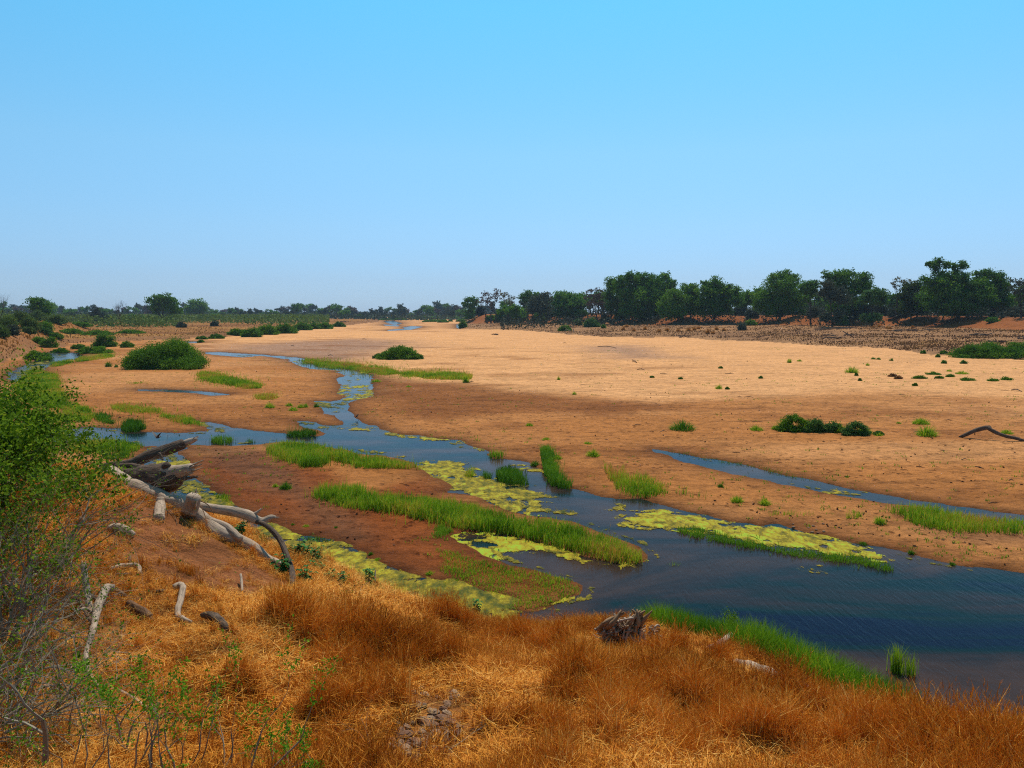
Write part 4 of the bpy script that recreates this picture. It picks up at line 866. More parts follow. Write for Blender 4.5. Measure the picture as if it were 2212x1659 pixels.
for a in [
 (Z(2,1,[(70,290),(250,232),(500,262),(700,305),(900,350),(1100,365),(1250,395),(1400,430),(1445,490),(1300,505),(1000,500),(800,440),(620,425),(560,495),(430,490),(250,410),(80,340)]),.62,150,m_grass,"tall green grass on the upper bar beside the blue channel"),
 (cat(Z(2,1,[(420,660),(600,595),(800,600),(1100,680),(1500,710),(1800,750),(2100,830),(2212,860)]),Z(2,2,[(0,870),(150,890),(350,905),(600,970),(800,1030),(950,1090),(1110,1180),(1200,1300),(1100,1320),(900,1300),(650,1250),(400,1180),(200,1110),(0,1080)]),Z(2,1,[(2000,1050),(1700,1010),(1500,960),(1200,890),(1000,850),(700,800),(540,750)])),.62,170,m_grass,"longest belt of tall green grass along the middle bar"),
 (Z(2,2,[(255,290),(300,275),(350,360),(400,500),(500,560),(540,650),(450,670),(350,630),(280,540),(250,400)]),.6,260,m_reed,"dark green reeds leaning over the channel's right shore"),
 (Z(2,2,[(780,430),(880,450),(1000,510),(1150,520),(1350,630),(1330,710),(1150,750),(1000,725),(900,650),(820,570)]),.55,90,m_grass,"yellowing thin grass on the sand right of the channel",.62),
 (Z(2,2,[(1350,640),(1520,640),(1720,700),(1720,770),(1500,715),(1360,705)]),.5,40,m_grass,"sparse yellow grass blades at the sand edge",.65),
 (Z(2,3,[(990,790),(1200,775),(1450,780),(1600,830),(1900,880),(2212,900),(2500,930),(2500,1080),(2212,1055),(1900,1045),(1500,1035),(1240,980),(1190,905),(1000,860)]),.55,110,m_grass,"green grass belt beside the narrow right channel"),
 (Z(2,3,[(0,820),(60,830),(300,835),(560,835),(600,910),(300,900),(60,905),(0,905)]),.4,50,m_grass,"thin broken line of grass on the right bar"),
 (Z(2,3,[(797,885),(781,920),(740,942),(689,942),(648,920),(632,885),(648,849),(689,827),(740,827),(781,849)]),.45,120,m_grass,"small dense grass clump on the right bar"),
 (cat(Z(2,2,[(1390,980),(1600,970),(1900,1070),(2212,1120)]),Z(2,3,[(0,1130),(250,1170),(500,1190),(800,1220),(1000,1290),(1160,1370),(1000,1390),(750,1320),(400,1285),(200,1255),(0,1205)]),Z(2,2,[(2000,1180),(1700,1110),(1450,1050)])),.28,260,m_reed,"low water weed edging the algae bed in the near river",.6),
 (cat(Z(2,1,[(2080,470),(2212,450)]),Z(2,2,[(60,500),(145,600),(130,645),(0,640)]),Z(2,1,[(2090,600)])),.5,300,m_reed,"dark reeds standing in the channel left of the leaning reeds"),
 (Z(2,1,[(1909,525),(1900,554),(1875,572),(1844,572),(1819,554),(1810,525),(1819,495),(1844,477),(1875,477),(1900,495)]),.5,200,m_grass,"small left tussock in the yellow algae"),(Z(2,1,[(2039,542),(2030,569),(2008,586),(1981,586),(1959,569),(1951,542),(1959,515),(1981,498),(2008,498),(2030,515)]),.5,200,m_reed,"small right tussock in the yellow algae"),
 (Z(2,1,[(2178,362),(2160,389),(2113,406),(2056,406),(2009,389),(1991,362),(2009,335),(2056,318),(2113,318),(2160,335)]),.5,160,m_grass,"grass knot at the bend of the right shore"),
 (Z(2,1,[(543,182),(515,209),(444,226),(355,226),(284,209),(257,182),(284,155),(355,138),(444,138),(515,155)]),.5,170,m_reed,"dark green grass on the tip of the left spit"),
 (Z(2,0,[(1260,117),(1238,157),(1183,182),(1116,182),(1061,157),(1040,117),(1061,77),(1116,52),(1183,52),(1238,77)]),.6,170,m_reed,"dark upright reeds on the left spit's shore"),
 (Z(2,0,[(2020,247),(1998,274),(1942,291),(1872,291),(1816,274),(1794,247),(1816,220),(1872,203),(1942,203),(1998,220)]),.5,170,m_reed,"dark reeds on the near side of the blue channel"),(Z(2,0,[(2204,252),(2195,267),(2171,276),(2143,276),(2119,267),(2110,252),(2119,237),(2143,228),(2171,228),(2195,237)]),.4,150,m_reed,"little reed tuft left of the upper grass bar"),
 (Z(2,0,[(640,240),(850,215),(1100,225),(1230,265),(1200,335),(900,360),(640,340)]),.55,130,m_grass,"bright green grass on the shore behind the dead tree",.45),
 (Z(2,0,[(900,320),(1130,330),(1140,415),(850,415)]),.5,160,m_reed,"dark leafy growth behind the dead tree's root"),
 (Z(1,1,[(395,940),(550,950),(800,980),(1100,1010),(1250,1045),(1700,1050),(1880,1080),(1860,1135),(1700,1135),(1280,1085),(1000,1065),(780,1020),(560,1000),(420,970)]),.55,60,m_grass,"long yellow green grass line between the pale and the brown sand",.55),
 (Z(1,0,[(1715,1055),(1850,1065),(2000,1105),(2212,1145)]),.5,80,m_grass,"thin end of the left grass strip") if False else
 (cat(Z(1,0,[(1715,1055),(1850,1060),(2000,1100),(2212,1140)]),Z(1,1,[(60,1170),(50,1210)]),Z(1,0,[(2212,1205),(2000,1175),(1850,1135),(1730,1105)])),.55,90,m_grass,"bright grass strip on the left sand spur",.5),
 (Z(1,0,[(900,1340),(1050,1320),(1350,1350),(1400,1395),(1650,1435),(1795,1530),(1700,1530),(1450,1460),(1380,1420),(1050,1390)]),.4,90,m_grass,"broken line of green grass across the left spit",.55),
 (Z(1,0,[(780,1395),(900,1400),(1000,1475),(985,1515),(850,1470)]),.45,150,m_reed,"leafy weeds on the left spit near the shore"),
 (Z(1,0,[(480,1400),(700,1330),(800,1380),(780,1500),(500,1500)]),.45,90,m_grass,"grass at the left shore seen through the near shrub"),
 (Z(1,0,[(300,1020),(480,1080),(560,1300),(700,1330),(600,1400),(300,1350),(100,1200)]),.4,70,m_grass,"green shore growth along the left stream",.4),
 (Z(1,0,[(660,940),(960,893),(975,915),(690,975)]),.4,60,m_grass,"low grass line on the sand near the left stream"),(Z(1,0,[(440,985),(600,950),(620,970),(480,1015)]),.4,70,m_grass,"grass fringe at the left stream's sandy edge"),
 (Z(1,0,[(1070,1140),(1270,1145),(1270,1168),(1080,1155)]),.25,70,m_grass,"thin green line in the hollow of the left spur"),
 (Z(1,1,[(204,1270),(184,1295),(130,1311),(64,1311),(10,1295),(-9,1270),(10,1244),(64,1228),(130,1228),(184,1244)]),.4,60,m_grass,"pale grass clumps on the left spit's brown sand",.6),
 (Z(2,1,[(1560,960),(1700,1000),(1850,1020),(2100,1050),(2212,1090),(2212,1110),(1900,1060),(1760,1020),(1650,1060),(1560,1090),(1540,1050)]),.22,320,m_reed,"dark green ground growth around the head of the small pool",.7),
 (cat(Z(2,1,[(1560,1150),(1900,1260),(2150,1300)]),Z(2,2,[(0,1320),(200,1360),(430,1420),(560,1480),(600,1560)]),Z(3,2,[(500,200),(350,260),(200,300),(0,290)]),Z(3,1,[(2000,260),(1900,100),(1650,0)])),.15,150,m_grass,"green weeds speckling the red mud of the near bar",.35),
 (cat(Z(2,1,[(1300,1400),(1700,1430),(2212,1500)]),Z(3,2,[(300,190),(100,300)]),Z(3,1,[(1950,300),(1800,200),(1500,0)])),.13,160,m_grass,"bright green herbs dotting the swamp end of the near bar",.3,.5,"green_grass",.15),
 (cat(Z(2,0,[(1780,690),(1980,700),(1980,800)]),Z(2,1,[(0,880),(120,960),(200,1020),(100,1020),(0,960)])),.2,200,m_grass,"green mat along the swampy shore behind the dead tree",.35),
 (Z(2,1,[(360,1080),(550,1060),(700,1110),(820,1130),(800,1170),(600,1130),(400,1110)]),.2,220,m_reed,"dark green fringe between the swamp and the mud"),
 (cat(Z(2,1,[(620,1320),(750,1300),(900,1370),(950,1460),(800,1460),(640,1410)])),.15,200,m_reed,"dark weed rising through the swamp algae"),
 (cat(Z(2,2,[(1290,315),(1500,350),(1850,400),(2212,480)]),Z(2,3,[(200,530),(500,590),(780,640),(900,665),(700,650),(400,600),(100,545)]),Z(2,2,[(2100,490),(1800,430),(1500,375),(1300,335)])),.16,60,m_reed,"thin dark weed line on the far shore of the narrow channel",.75)]:
    n_b = grass_patch(*a); tot += n_b or 0
print("patch blades", tot, time.time() - T0)

# single tussocks and weeds standing on the sand
def tuft(r, k, cx, cy, w_, h_, mat, label, group=None, tb=.5, name="grass_tuft", lean=.6, N_=None, Y=None):
    b = Z(r, k, [(cx, cy)]); p = hitbed(b)[0] if Y is None else None
    x, Y_, z = p; sc = Y_ / F / 8.64; R_ = w_ * sc * .5; H_ = h_ * sc; n = N_ or int(70 + w_ * 1.6)
    a = rng.uniform(0, 6.3, n); q = rng.uniform(0, 1, n) ** .7 * R_ * .9
    B = np.stack([np.cos(a) * q, np.sin(a) * q, np.full(n, -.03)], 1); g = Geo()
    hh = H_ * rng.uniform(.45, 1.2, n) * (1 - .7 * (q / (R_ + 1e-6)) ** 2)
    blades(g, B, hh, np.full(n, Y_ * .00028 + .004), a + rng.normal(0, .5, n), np.clip(q / (R_ + 1e-6) * (lean + .35) + rng.uniform(-.1, .25, n), 0, .93), np.clip(tb + rng.uniform(-.25, .25, n), 0, 1))
    o = add(name, g.mesh(name, mat), None, (x, Y_, z)); tag(o, label, "grass tuft" if name == "grass_tuft" else "weed", group); return o
g1, o1 = m_grass, m_orange
for a in [
 (2,2,1475,150,240,100,m_reed,"domed green tussock on the sand ridge, alone in the middle of the sand"),(2,2,2110,155,120,55,m_grass,"small bright tussock left of the long green clump"),
 (2,3,1320,100,150,60,m_grass,"upper pale tussock of the pair near the arched log"),(2,3,1370,205,170,110,m_grass,"lower green tussock of the pair near the arched log"),(2,3,2060,185,110,45,m_grass,"yellow green tuft behind the arched log"),
 (2,3,1130,98,40,25,m_grass,"tiny yellowish tuft left of the upper pale tussock"),(2,3,55,148,50,40,m_grass,"small tuft at the left end of the long green clump"),(2,3,950,200,90,40,m_grass,"bright low tuft at the right end of the long green clump"),
 (1,3,725,1060,120,62,m_grass,"biggest straw tipped tussock on the pale sand"),(1,3,185,975,35,40,m_grass,"thin pale tuft left of the biggest straw tipped tussock"),(1,3,272,962,45,22,m_grass,"low pale tuft on the far pale sand"),
 (1,3,910,945,40,24,m_reed,"left one of two joined dark tufts on the pale sand"),(1,3,955,948,40,22,m_reed,"right one of two joined dark tufts on the pale sand"),(1,3,1066,958,32,26,m_reed,"small round tuft right of the two joined tufts"),
 (1,3,860,1000,28,26,m_grass,"small tuft above the biggest straw tipped tussock"),(1,3,1565,1050,50,22,m_grass,"tuft on the sand below the sprawling bush, paler"),(1,3,1675,1072,120,34,m_grass,"wide yellowish tuft below the sprawling bush"),
 (1,2,1788,1200,55,45,m_grass,"thin upright tuft beside a tiny weed on the pale sand"),(1,2,403,1122,22,36,m_grass,"narrow tuft on the pale sand ripple"),(1,2,537,1250,34,34,m_grass,"yellow tuft on the edge of the brown sand"),
 (1,2,150,1522,70,34,m_grass,"small green tuft on the brown sand, nearest the leaning reeds"),(2,2,295,235,90,25,m_grass,"flat green tuft above the leaning reeds"),(2,2,655,275,90,28,m_grass,"flat green tuft right of the leaning reeds"),
 (2,2,700,380,110,75,m_grass,"slanting grass clump right of the leaning reeds"),(2,2,400,405,80,40,m_grass,"pale tuft touching the leaning reeds"),(2,2,200,465,80,55,m_reed,"dark tuft in the water left of the leaning reeds"),
 (2,2,1400,1375,150,90,m_grass,"little grass island alone in the dark water"),(2,2,930,840,120,30,m_grass,"grass on the small algae patch in the river"),(2,2,995,975,50,70,m_reed,"upright reeds at the left tip of the algae bed"),
 (2,2,1800,645,60,40,m_reed,"dark green weed on the sand between the channels"),(2,2,1945,775,110,70,m_grass,"green tuft on the sand between the channels"),(2,2,2180,800,110,70,m_grass,"grass clump at the brown pool edge"),
 (2,3,965,960,90,80,m_grass,"bright green tuft on the right bar beside bare soil"),(2,3,1240,1230,60,55,m_reed,"dark water plant at the shore, left of two"),(2,3,1588,1330,60,55,m_reed,"dark water plant at the shore, right of two"),
 (2,3,820,1145,110,28,m_reed,"low weeds at the shore above the algae bed"),(2,1,255,660,110,70,m_reed,"small round tussock on the red bar, left"),(2,1,165,645,45,40,m_grass,"tiny tussock left of the small round one"),
 (2,1,320,975,40,25,m_reed,"tiny green plant on the red mud, upper left"),(2,1,430,990,70,28,m_grass,"flat green plant on the red mud"),(2,1,690,1000,35,25,m_reed,"tiny green plant in the middle of the red mud"),(2,1,993,1235,45,35,m_reed,"small plant at the red mud's lower edge"),
 (2,1,1050,1275,70,28,m_grass,"plant beside the swamp's right edge"),(2,1,1500,1400,70,40,m_grass,"green plant at the swamp's far corner"),
 (1,0,935,1010,55,55,m_reed,"dark round tuft before the huge green mound"),(1,0,1005,1015,30,34,m_reed,"tiny tuft right of the dark round tuft"),(1,0,1068,1005,32,34,m_grass,"small pale tuft left of the mound's foot"),
 (1,1,120,1365,80,60,m_grass,"straw coloured tuft on the left spit"),(1,1,285,1350,60,36,m_grass,"pale tuft on the left spit, upper"),(1,1,320,1388,90,40,m_grass,"pale tuft on the left spit, lower"),(1,1,385,1365,50,44,m_grass,"upright pale tuft on the left spit"),(1,1,430,1362,44,40,m_grass,"green tuft at the right of the left spit"),
 (1,1,520,1360,50,40,m_reed,"dark tuft at the left shore of the middle channel"),(1,1,1040,1140,110,28,m_grass,"low green weed where the brown sand begins"),(1,1,1815,1145,50,80,m_grass,"tall thin tuft at the end of the long grass line"),(1,1,1320,1185,50,20,m_grass,"small green weed on the brown sand"),
]: tuft(*a, tb=.55)
for a, b, c, d, mt, lb in [(230,1495,150,78,m_leaf_mid,"tallest dark left end of the long green clump on the right sand"),(400,1515,120,62,m_reed,"middle of the long green clump on the right sand"),(560,1525,90,52,m_leaf_mid,"right hump of the long green clump on the right sand"),(750,1545,120,58,m_leaf_light,"lighter grassy clump at the right end of the long green clump"),(955,1582,42,18,m_leaf_light,"bright low leaves at the tip of the long green clump")]:
    bush(1, 3, a, b, c, d, m_leaf_light if a > 300 else m_leaf_mid, lb, dens=1.2, leaf=.055, stems=False)
for a, b, w_, h_, lb in [(150,1560,150,120,"grass fringe round the left end of the long green clump"),(330,1565,200,110,"grass fringe before the middle of the long green clump"),(600,1575,160,90,"grass fringe before the right hump of the long green clump"),(820,1590,160,80,"straw tipped grass at the right end of the long green clump")]: tuft(1, 3, a, b, w_, h_, m_grass, lb, N_=420, tb=.4)
for i, (a, b) in enumerate([(1052,705),(1150,690),(1272,712),(1338,700),(1438,705),(1528,700),(1575,695),(1688,725),(1738,725),(1768,690),(1832,700),(1610,685),(960,690),(990,668)]):
    tuft(1, 2, a, b, 34, 34 if i != 7 else 55, o1, "orange dry tussock in the row along the right terrace", "orange tussocks on the right terrace", N_=120)
for i, (a, b) in enumerate([(910,672),(1030,680),(1055,684),(960,668),(1250,672)]):
    tuft(1, 3, a, b, 30, 26, o1, "orange dry tussock under the orange bank, further right", "orange tussocks under the right bank", N_=100)
# creeping plants with reddish runners on the pale sand
for a, b, c, lb in [(1300,1108,125,"creeping dark green plant on the pale sand, first of the row"),(1430,1075,120,"creeping plant with brown runners on the pale sand"),(1725,1125,125,"largest creeping green plant of the row on the pale sand"),(1940,1130,95,"creeping green plant right of the largest one"),(2060,1122,95,"creeping green plant at the right end of the row"),(1575,1095,70,"brownish creeping plant in the row"),(1520,978,44,"small creeping plant above the row"),(1690,980,55,"small brown creeping plant under the sprawling bush"),(1270,1172,42,"tiny creeping plant below the row"),(1480,1108,70,"thin creeping plant between two larger ones"),(1465,925,36,"tiny creeping plant near the sprawling bush"),(763,1085,26,"tiny creeping plant under the biggest tussock"),(792,1128,26,"tiniest creeping plant on the pale sand"),(1075,1092,70,"dry reddish creeping plant on the pale sand"),(1125,1112,70,"dry reddish creeper right of the first dry one")]:
    dry = "dry reddish" in lb
    e = bush(1, 3, a, b - 10, c / 2, 15, m_weed if dry else m_leaf_mid, lb, name="creeping_plant", n=4, stems=False, dens=.8); e["category"] = "plant"
for a, b, lb in [(1803,1024,"tiny creeping plant far out on the pale sand"),(1210,1104,"tiny creeping plant left of a stick"),(1457,1118,"low creeping plant on the pale sand centre"),(2150,1110,"creeping plant near the right part of the pale sand"),(1862,1204,"tiny creeping plant beside the thin tuft")]:
    e = bush(1, 2, a, b - 8, 16, 9, m_leaf_mid, lb, name="creeping_plant", n=3, stems=False); e["category"] = "plant"
# countless specks of seedlings and litter on the damp sand
g = Geo(); n_ = 5200; Y = 1 / rng.uniform(1 / 210, 1 / 22, n_); u = rng.uniform(-20, 1050, n_); x = (u - 512) / F * Y
P = np.stack([x, Y], 1); h_, c_, p_, s_, z_ = survey(P); k = (s_ > .3) & (z_ == 0) & (fbm(x, Y, 7, 3, 420) > rng.uniform(-.3, .6, n_) + sm(60, 150, Y) * .15); P, h_ = P[k], h_[k]
rep = 6; B = np.repeat(np.stack([P[:, 0], P[:, 1], h_ - .01], 1), rep, 0); r = np.hypot(B[:, 0], B[:, 1]); B[:, :2] += rng.normal(size=(len(B), 2)) * (.05 + .0012 * r)[:, None]; n = len(B)
blades(g, B, rng.uniform(.04, .16, n), .008 + r * .0003, rng.uniform(0, 6.3, n), rng.uniform(.2, .9, n), rng.uniform(.15, .7, n))
tag(add("seedlings", g.mesh("seedlings", m_grass)), "specks of green seedlings strewn over the damp sand", kind="stuff"); print("seedlings", len(P))
g = Geo(); n_ = 3800; Y = 1 / rng.uniform(1 / 230, 1 / 22, n_); u = rng.uniform(-20, 1050, n_); x = (u - 512) / F * Y
P = np.stack([x, Y], 1); h_, c_, p_, s_, z_ = survey(P); k = (s_ > .4) & (z_ == 0) & (fbm(x * .5, Y, 6, 3, 430) > rng.uniform(-.3, .55, n_)); P, h_ = P[k], h_[k]; r = np.hypot(P[:, 0], P[:, 1])
leaves(g, np.stack([P[:, 0], P[:, 1], h_ + .015], 1), rng.uniform(.03, .09, len(P)) + r * .0005, rng.uniform(0, .35, len(P)), .5)
tag(add("dung_crumbs", g.mesh("dung_crumbs", m_weed)), "dark crumbs of dung and litter strewn over the sand", kind="stuff")
print("tufts", time.time() - T0)

# ================================================================ dead wood
def path_on(r, k, pts, near=True):
    uv = Z(r, k, [(p[0], p[1]) for p in pts]); P = hit(uv) if near else hitbed(uv); w_ = np.array([p[2] for p in pts])
    if near and len(P) > 2:
        ok = P[:, 2] > 1.05                # sight lines that slip over the crest take their distance from the others
        if ok.sum() * 2 >= len(P) and not ok.all():
            i_ = np.arange(len(P)); Y_ = P[:, 1].copy(); Y_[~ok] = np.interp(i_[~ok], i_[ok], Y_[ok]); sx_i, _ = slope(uv)
            P = np.stack([sx_i * Y_, Y_, nb_h(sx_i * Y_, Y_)], 1)
    R_ = w_ / 2 * P[:, 1] / F / 8.64; L = np.array([p[3] if len(p) > 3 else 0 for p in pts]); P[:, 2] += R_ * .35 + L * .8
    if near: AVOID.append(P[:, :2].copy())
    return P, R_
AVOID = []
def path_at(rk, Ys, pts):
    uv = np.concatenate([Z(q[0], q[1], [(q[2], q[3])]) for q in pts]); w_ = np.array([q[4] for q in pts], float)
    Y = np.interp(np.linspace(0, 1, len(pts)), np.linspace(0, 1, len(Ys)), Ys); R_ = w_ / 2 * Y / F / 8.64
    if Y[0] < 22: Y = np.minimum(Y, hit(uv)[:, 1] - R_ * 1.3); AVOID.append(np.stack([AT(uv, Y)[:, 0], Y], 1))
    return AT(uv, Y), R_
def limb(name, parent, P, R_, mat, seed, rough=.22, per=5, sides=14, jag=0.0, label=None):
    g = Geo(); tube(g, P, R_, sides, per, rough, seed, .5)
    if jag:                             # splintered end
        d = P[-1] - P[-2]; d /= np.linalg.norm(d); rg = np.random.default_rng(seed)
        for i in range(9):
            o_ = rg.normal(size=3) * R_[-1] * .55; o_ -= d * np.dot(o_, d)
            tube(g, [P[-1] + o_ - d * R_[-1] * 1.2, P[-1] + o_ * 1.1 + d * rg.uniform(.3, 1.3) * jag], [R_[-1] * .28, R_[-1] * .05], 4)
    o = add(name, g.mesh(name, mat, True), parent)
    if label: o["label"] = label
    return o
foot = hit(Z(2, 1, [(215, 1335), (320, 1490)])); fY = foot[0][1]; lY = foot[1][1]
dead = empty("fallen_dead_tree", (0, 0, 0), "fallen dead tree with bleached trunk and broken limbs lying on the bank edge", "dead tree")
P, R_ = path_at(0, [16.0, 15.6, 15.3, 15.0, fY], [(2,0,940,505,110),(2,0,1020,560,135),(2,0,1110,625,140),(2,0,1200,655,138),(2,0,1330,715,130),(2,0,1450,765,135),(2,0,1570,800,150),(2,0,1680,870,135),(2,0,1790,950,110),(2,0,1900,1030,110),(2,0,2050,1100,112),(2,0,2200,1180,112),(2,1,90,1270,95),(2,1,215,1335,85)])
base = Vector(P[0]); dead.location = base
def dl(name, P, R_, mat, seed, **k): return limb(name, dead, P - np.array(base), R_, mat, seed, **k)
dl("trunk", P, R_, m_bone, 1, rough=.3, sides=18)
P, R_ = path_at(0, [15.15, 14.9], [(2,0,1385,735,60),(2,0,1385,800,92),(2,0,1378,870,92),(2,0,1370,925,98)]); dl("broken_stub", P, R_, m_bone, 2, rough=.12)
P, R_ = path_at(0, [15.1, 15.0], [(2,0,1640,860,130),(2,0,1660,790,118),(2,0,1676,725,112)]); dl("broken_stub", P, R_, m_bone, 3, rough=.3, jag=.04)
P, R_ = path_at(0, [15.3, 15.6], [(2,0,1640,800,70),(2,0,1740,810,72),(2,0,1860,830,78),(2,0,1990,850,84),(2,0,2130,885,90),(2,1,0,925,82),(2,1,60,935,60),(2,1,130,905,48),(2,1,170,905,26)]); dl("branch", P, R_, m_bone, 4, rough=.14, jag=.07)
P, R_ = path_at(0, [15.5, 15.5], [(2,0,2170,890,50),(2,1,0,870,30),(2,1,45,835,14)]); dl("branch", P, R_, m_bone, 5, rough=.1, jag=.05)
P, R_ = path_at(0, [15.5, 15.0, lY], [(2,0,2170,930,34),(2,1,60,960,42),(2,1,130,1010,48),(2,1,200,1090,50),(2,1,240,1170,50),(2,1,280,1280,54),(2,1,310,1380,54),(2,1,320,1500,56)]); dl("branch", P, R_, m_bark, 6, rough=.15)
P, R_ = path_at(0, [15.2, 14.9], [(2,0,1740,900,60),(2,0,1850,945,66),(2,0,1950,985,72),(2,0,2010,1040,80),(2,0,2080,1095,60)]); dl("branch", P, R_, m_bone, 7, rough=.15)
P, R_ = path_at(0, [16.3, 15.9, 15.7], [(2,0,860,500,80),(2,0,1000,505,75),(2,0,1130,545,110),(2,0,1260,560,190),(2,0,1400,560,230),(2,0,1490,560,190),(2,0,1540,530,120)]); dl("rough_trunk", P, R_, m_bark, 8, rough=.45, sides=20, per=8)
P, R_ = path_at(0, [15.8, 15.6], [(2,0,1440,545,170),(2,0,1530,520,125),(2,0,1600,500,105),(2,0,1650,480,88)]); dl("splintered_end", P, R_, m_bone, 9, rough=.2, jag=.25)
P, R_ = path_at(0, [15.8, 15.7], [(2,0,1430,500,90),(2,0,1440,465,70),(2,0,1448,448,52)]); dl("broken_stub", P, R_, m_bark, 10, rough=.4)
P, R_ = path_at(0, [15.7, 15.5], [(2,0,1480,580,34),(2,0,1600,570,36),(2,0,1710,555,12)]); dl("branch", P, R_, m_bark, 11, rough=.25)
P, R_ = path_at(0, [16.3, 16.6, 17.0], [(2,0,860,470,40),(2,0,960,450,50),(2,0,1080,445,66),(2,0,1180,425,84),(2,0,1290,375,98),(2,0,1400,335,102),(2,0,1500,300,98),(2,0,1590,268,82)]); dl("bark_limb", P, R_, m_bark, 12, rough=.2, sides=16)
P, R_ = path_at(0, [17.0, 17.05], [(2,0,1580,272,62),(2,0,1640,250,56),(2,0,1700,226,34)]); dl("bare_limb_end", P, R_, m_bone, 13, rough=.2, jag=.05)
P, R_ = path_at(0, [16.6, 16.6], [(2,0,1370,350,34),(2,0,1395,390,30),(2,0,1412,406,14)]); dl("broken_stub", P, R_, m_bark, 14)
P, R_ = path_at(0, [16.3, 16.0], [(2,0,1010,470,70),(2,0,1120,460,52),(2,0,1220,480,56),(2,0,1300,530,80)]); dl("bark_limb", P, R_, m_bark, 15, rough=.25)
for i, q in enumerate([[(2,0,1470,850,12),(2,0,1510,900,9),(2,0,1530,980,5)],[(2,0,1500,860,10),(2,0,1560,880,8),(2,0,1550,940,4)],[(2,0,1725,760,10),(2,0,1800,800,8),(2,0,1850,880,5)],[(2,0,1470,690,10),(2,0,1560,660,8),(2,0,1640,620,4)],[(2,0,1500,680,8),(2,0,1530,620,4)],[(2,0,1730,800,9),(2,0,1760,860,7),(2,0,1780,920,4)]]):
    P, R_ = path_at(0, [15.2, 15.0], q); dl("twig", P, R_, m_brownwood, 20 + i, rough=0, sides=5, per=3)
print("dead tree", time.time() - T0)
def wood_thing(name, label, cat_, parts_, near=True):
    e = None
    for i, (nm, r, k, pts, mat, jag) in enumerate(parts_):
        P, R_ = path_on(r, k, pts, near)
        if e is None: e = empty(name, P[0], label, cat_)
        limb(nm, e, P - np.array(e.location), R_, mat, hash(label) % 97 if False else len(label) + i, rough=.32, sides=11 if near else 8, jag=jag)
    return e
# arched log on the sand, right
uvp = [(2,3,1650,213,18),(2,3,1700,195,32),(2,3,1760,168,36),(2,3,1830,143,38),(2,3,1895,132,38),(2,3,1925,150,32),(2,3,1990,182,30),(2,3,2060,205,30),(2,3,2130,220,28),(2,3,2200,240,24),(2,3,2290,262,20)]
Yb = hitbed(Z(2, 3, [(1650, 218), (2250, 255)])); P, R_ = path_at(0, [Yb[0][1], Yb[1][1]], uvp)
e = empty("arched_log", P[0], "dark arched log propped on the sand at the right edge", "log"); limb("log", e, P - P[0], R_, m_bark, 31, rough=.15)
P2_, R2_ = path_at(0, [Yb[0][1], Yb[0][1]], [(2,3,1890,130,30),(2,3,1915,126,26),(2,3,1925,138,14)]); limb("broken_knot", e, P2_ - P[0], R2_, m_bark, 32)
# pale log half buried in the bank grass, right
wood_thing("bank_log", "long pale log half hidden in dry grass above the green shore", "log", [("log",3,3,[(-280,820,90,.1),(-150,860,110,.12),(0,920,130,.12),(130,990,140,.1),(250,1010,110,.1),(400,1060,90,.08),(560,1110,80,.08),(700,1150,80,.1),(850,1170,75,.1),(960,1190,60,.08),(1100,1195,60,.05),(1280,1195,60,.05)],m_bone,0)])
AVOID[-1] = AVOID[-1][1:11]
wood_thing("stump_end", "short pale broken log end sticking out of the dry grass", "log", [("log",3,2,[(1700,680,60,.1),(1800,640,56,.16),(1890,600,50,.26)],m_bone,0)])
wood_thing("rounded_log", "rounded log end rising at the lower right border", "log", [("log",3,3,[(2020,1110,60,.08),(2110,1080,90,.12),(2212,1060,110,.14),(2400,1070,110,.1)],m_bone,0)])
# root wad of driftwood at the bank's edge
def sticks(name, label, r, k, c, wz, hz, n, lift, seed, mat=m_brownwood):
    p = hit(Z(r, k, [c]))[0]; sc = p[1] / F / 8.64; p[2] += .16 if wz > 300 else .1; AVOID.append(p[None, :2] + np.array([(-.5, 0), (-.2, -.2), (0, -.3), (.3, -.2), (.5, 0), (0, 0)])); e = empty(name, p, label, "driftwood"); rg = np.random.default_rng(seed); W_, H_ = wz * sc / 2, hz * sc
    for i in range(n):
        a = rg.uniform(-1, 1); b = rg.uniform(-.5, .5); env = max(.1, 1 - a * a); q = np.array((a * W_ * .8, b * W_ * .7, rg.uniform(-.05, .85) * H_ * env)); L = rg.uniform(.25, .7) * W_ * 1.3
        d = np.array((rg.normal() * .8, rg.normal() * .4, rg.normal() * .55 - .25)); d /= np.linalg.norm(d); m_ = q + rg.normal(size=3) * .05
        g = Geo(); r0 = rg.uniform(.008, .026); tube(g, [q - d * L / 2, m_, q + d * L / 2], [r0, r0 * .9, r0 * .4], 6, 3, .25, i)
        add("root" if r0 > .02 else "twig", g.mesh("root", (mat, m_bone, m_bone)[i % 3] , True), e)
    return e
e = sticks("root_mass", "tangled mass of roots and driftwood at the bank edge over dark water", 3, 2, (960, 600), 430, 190, 170, 0, 4, m_root)
g = Geo(); sc = e.location[1] / F / 8.64
for i in range(10):
    a = rng.uniform(-.6, .6); tube(g, [(a * .8 - .1, .1, .1), (a * .7, rng.uniform(-.15, .1), .30), (a * .5 + rng.uniform(-.1, .3), -.05, rng.uniform(.42, .55))], [.055, .05, .015], 8, 4, .45, i)
add("root_core", g.mesh("root_core", m_root, True), e)
sticks("small_root_mass", "small upright tangle of broken roots right of the larger root mass", 3, 2, (1230, 580), 130, 150, 26, 0, 9)
wood_thing("bent_twig", "thin bent pale branch leaning right from the small root tangle", "branch", [("twig",3,2,[(1230,560,14,.2),(1265,400+20,12,.3),(1300,420,12,.3),(1380,470,10,.2),(1440,495,8,.1)],m_bone,0)])
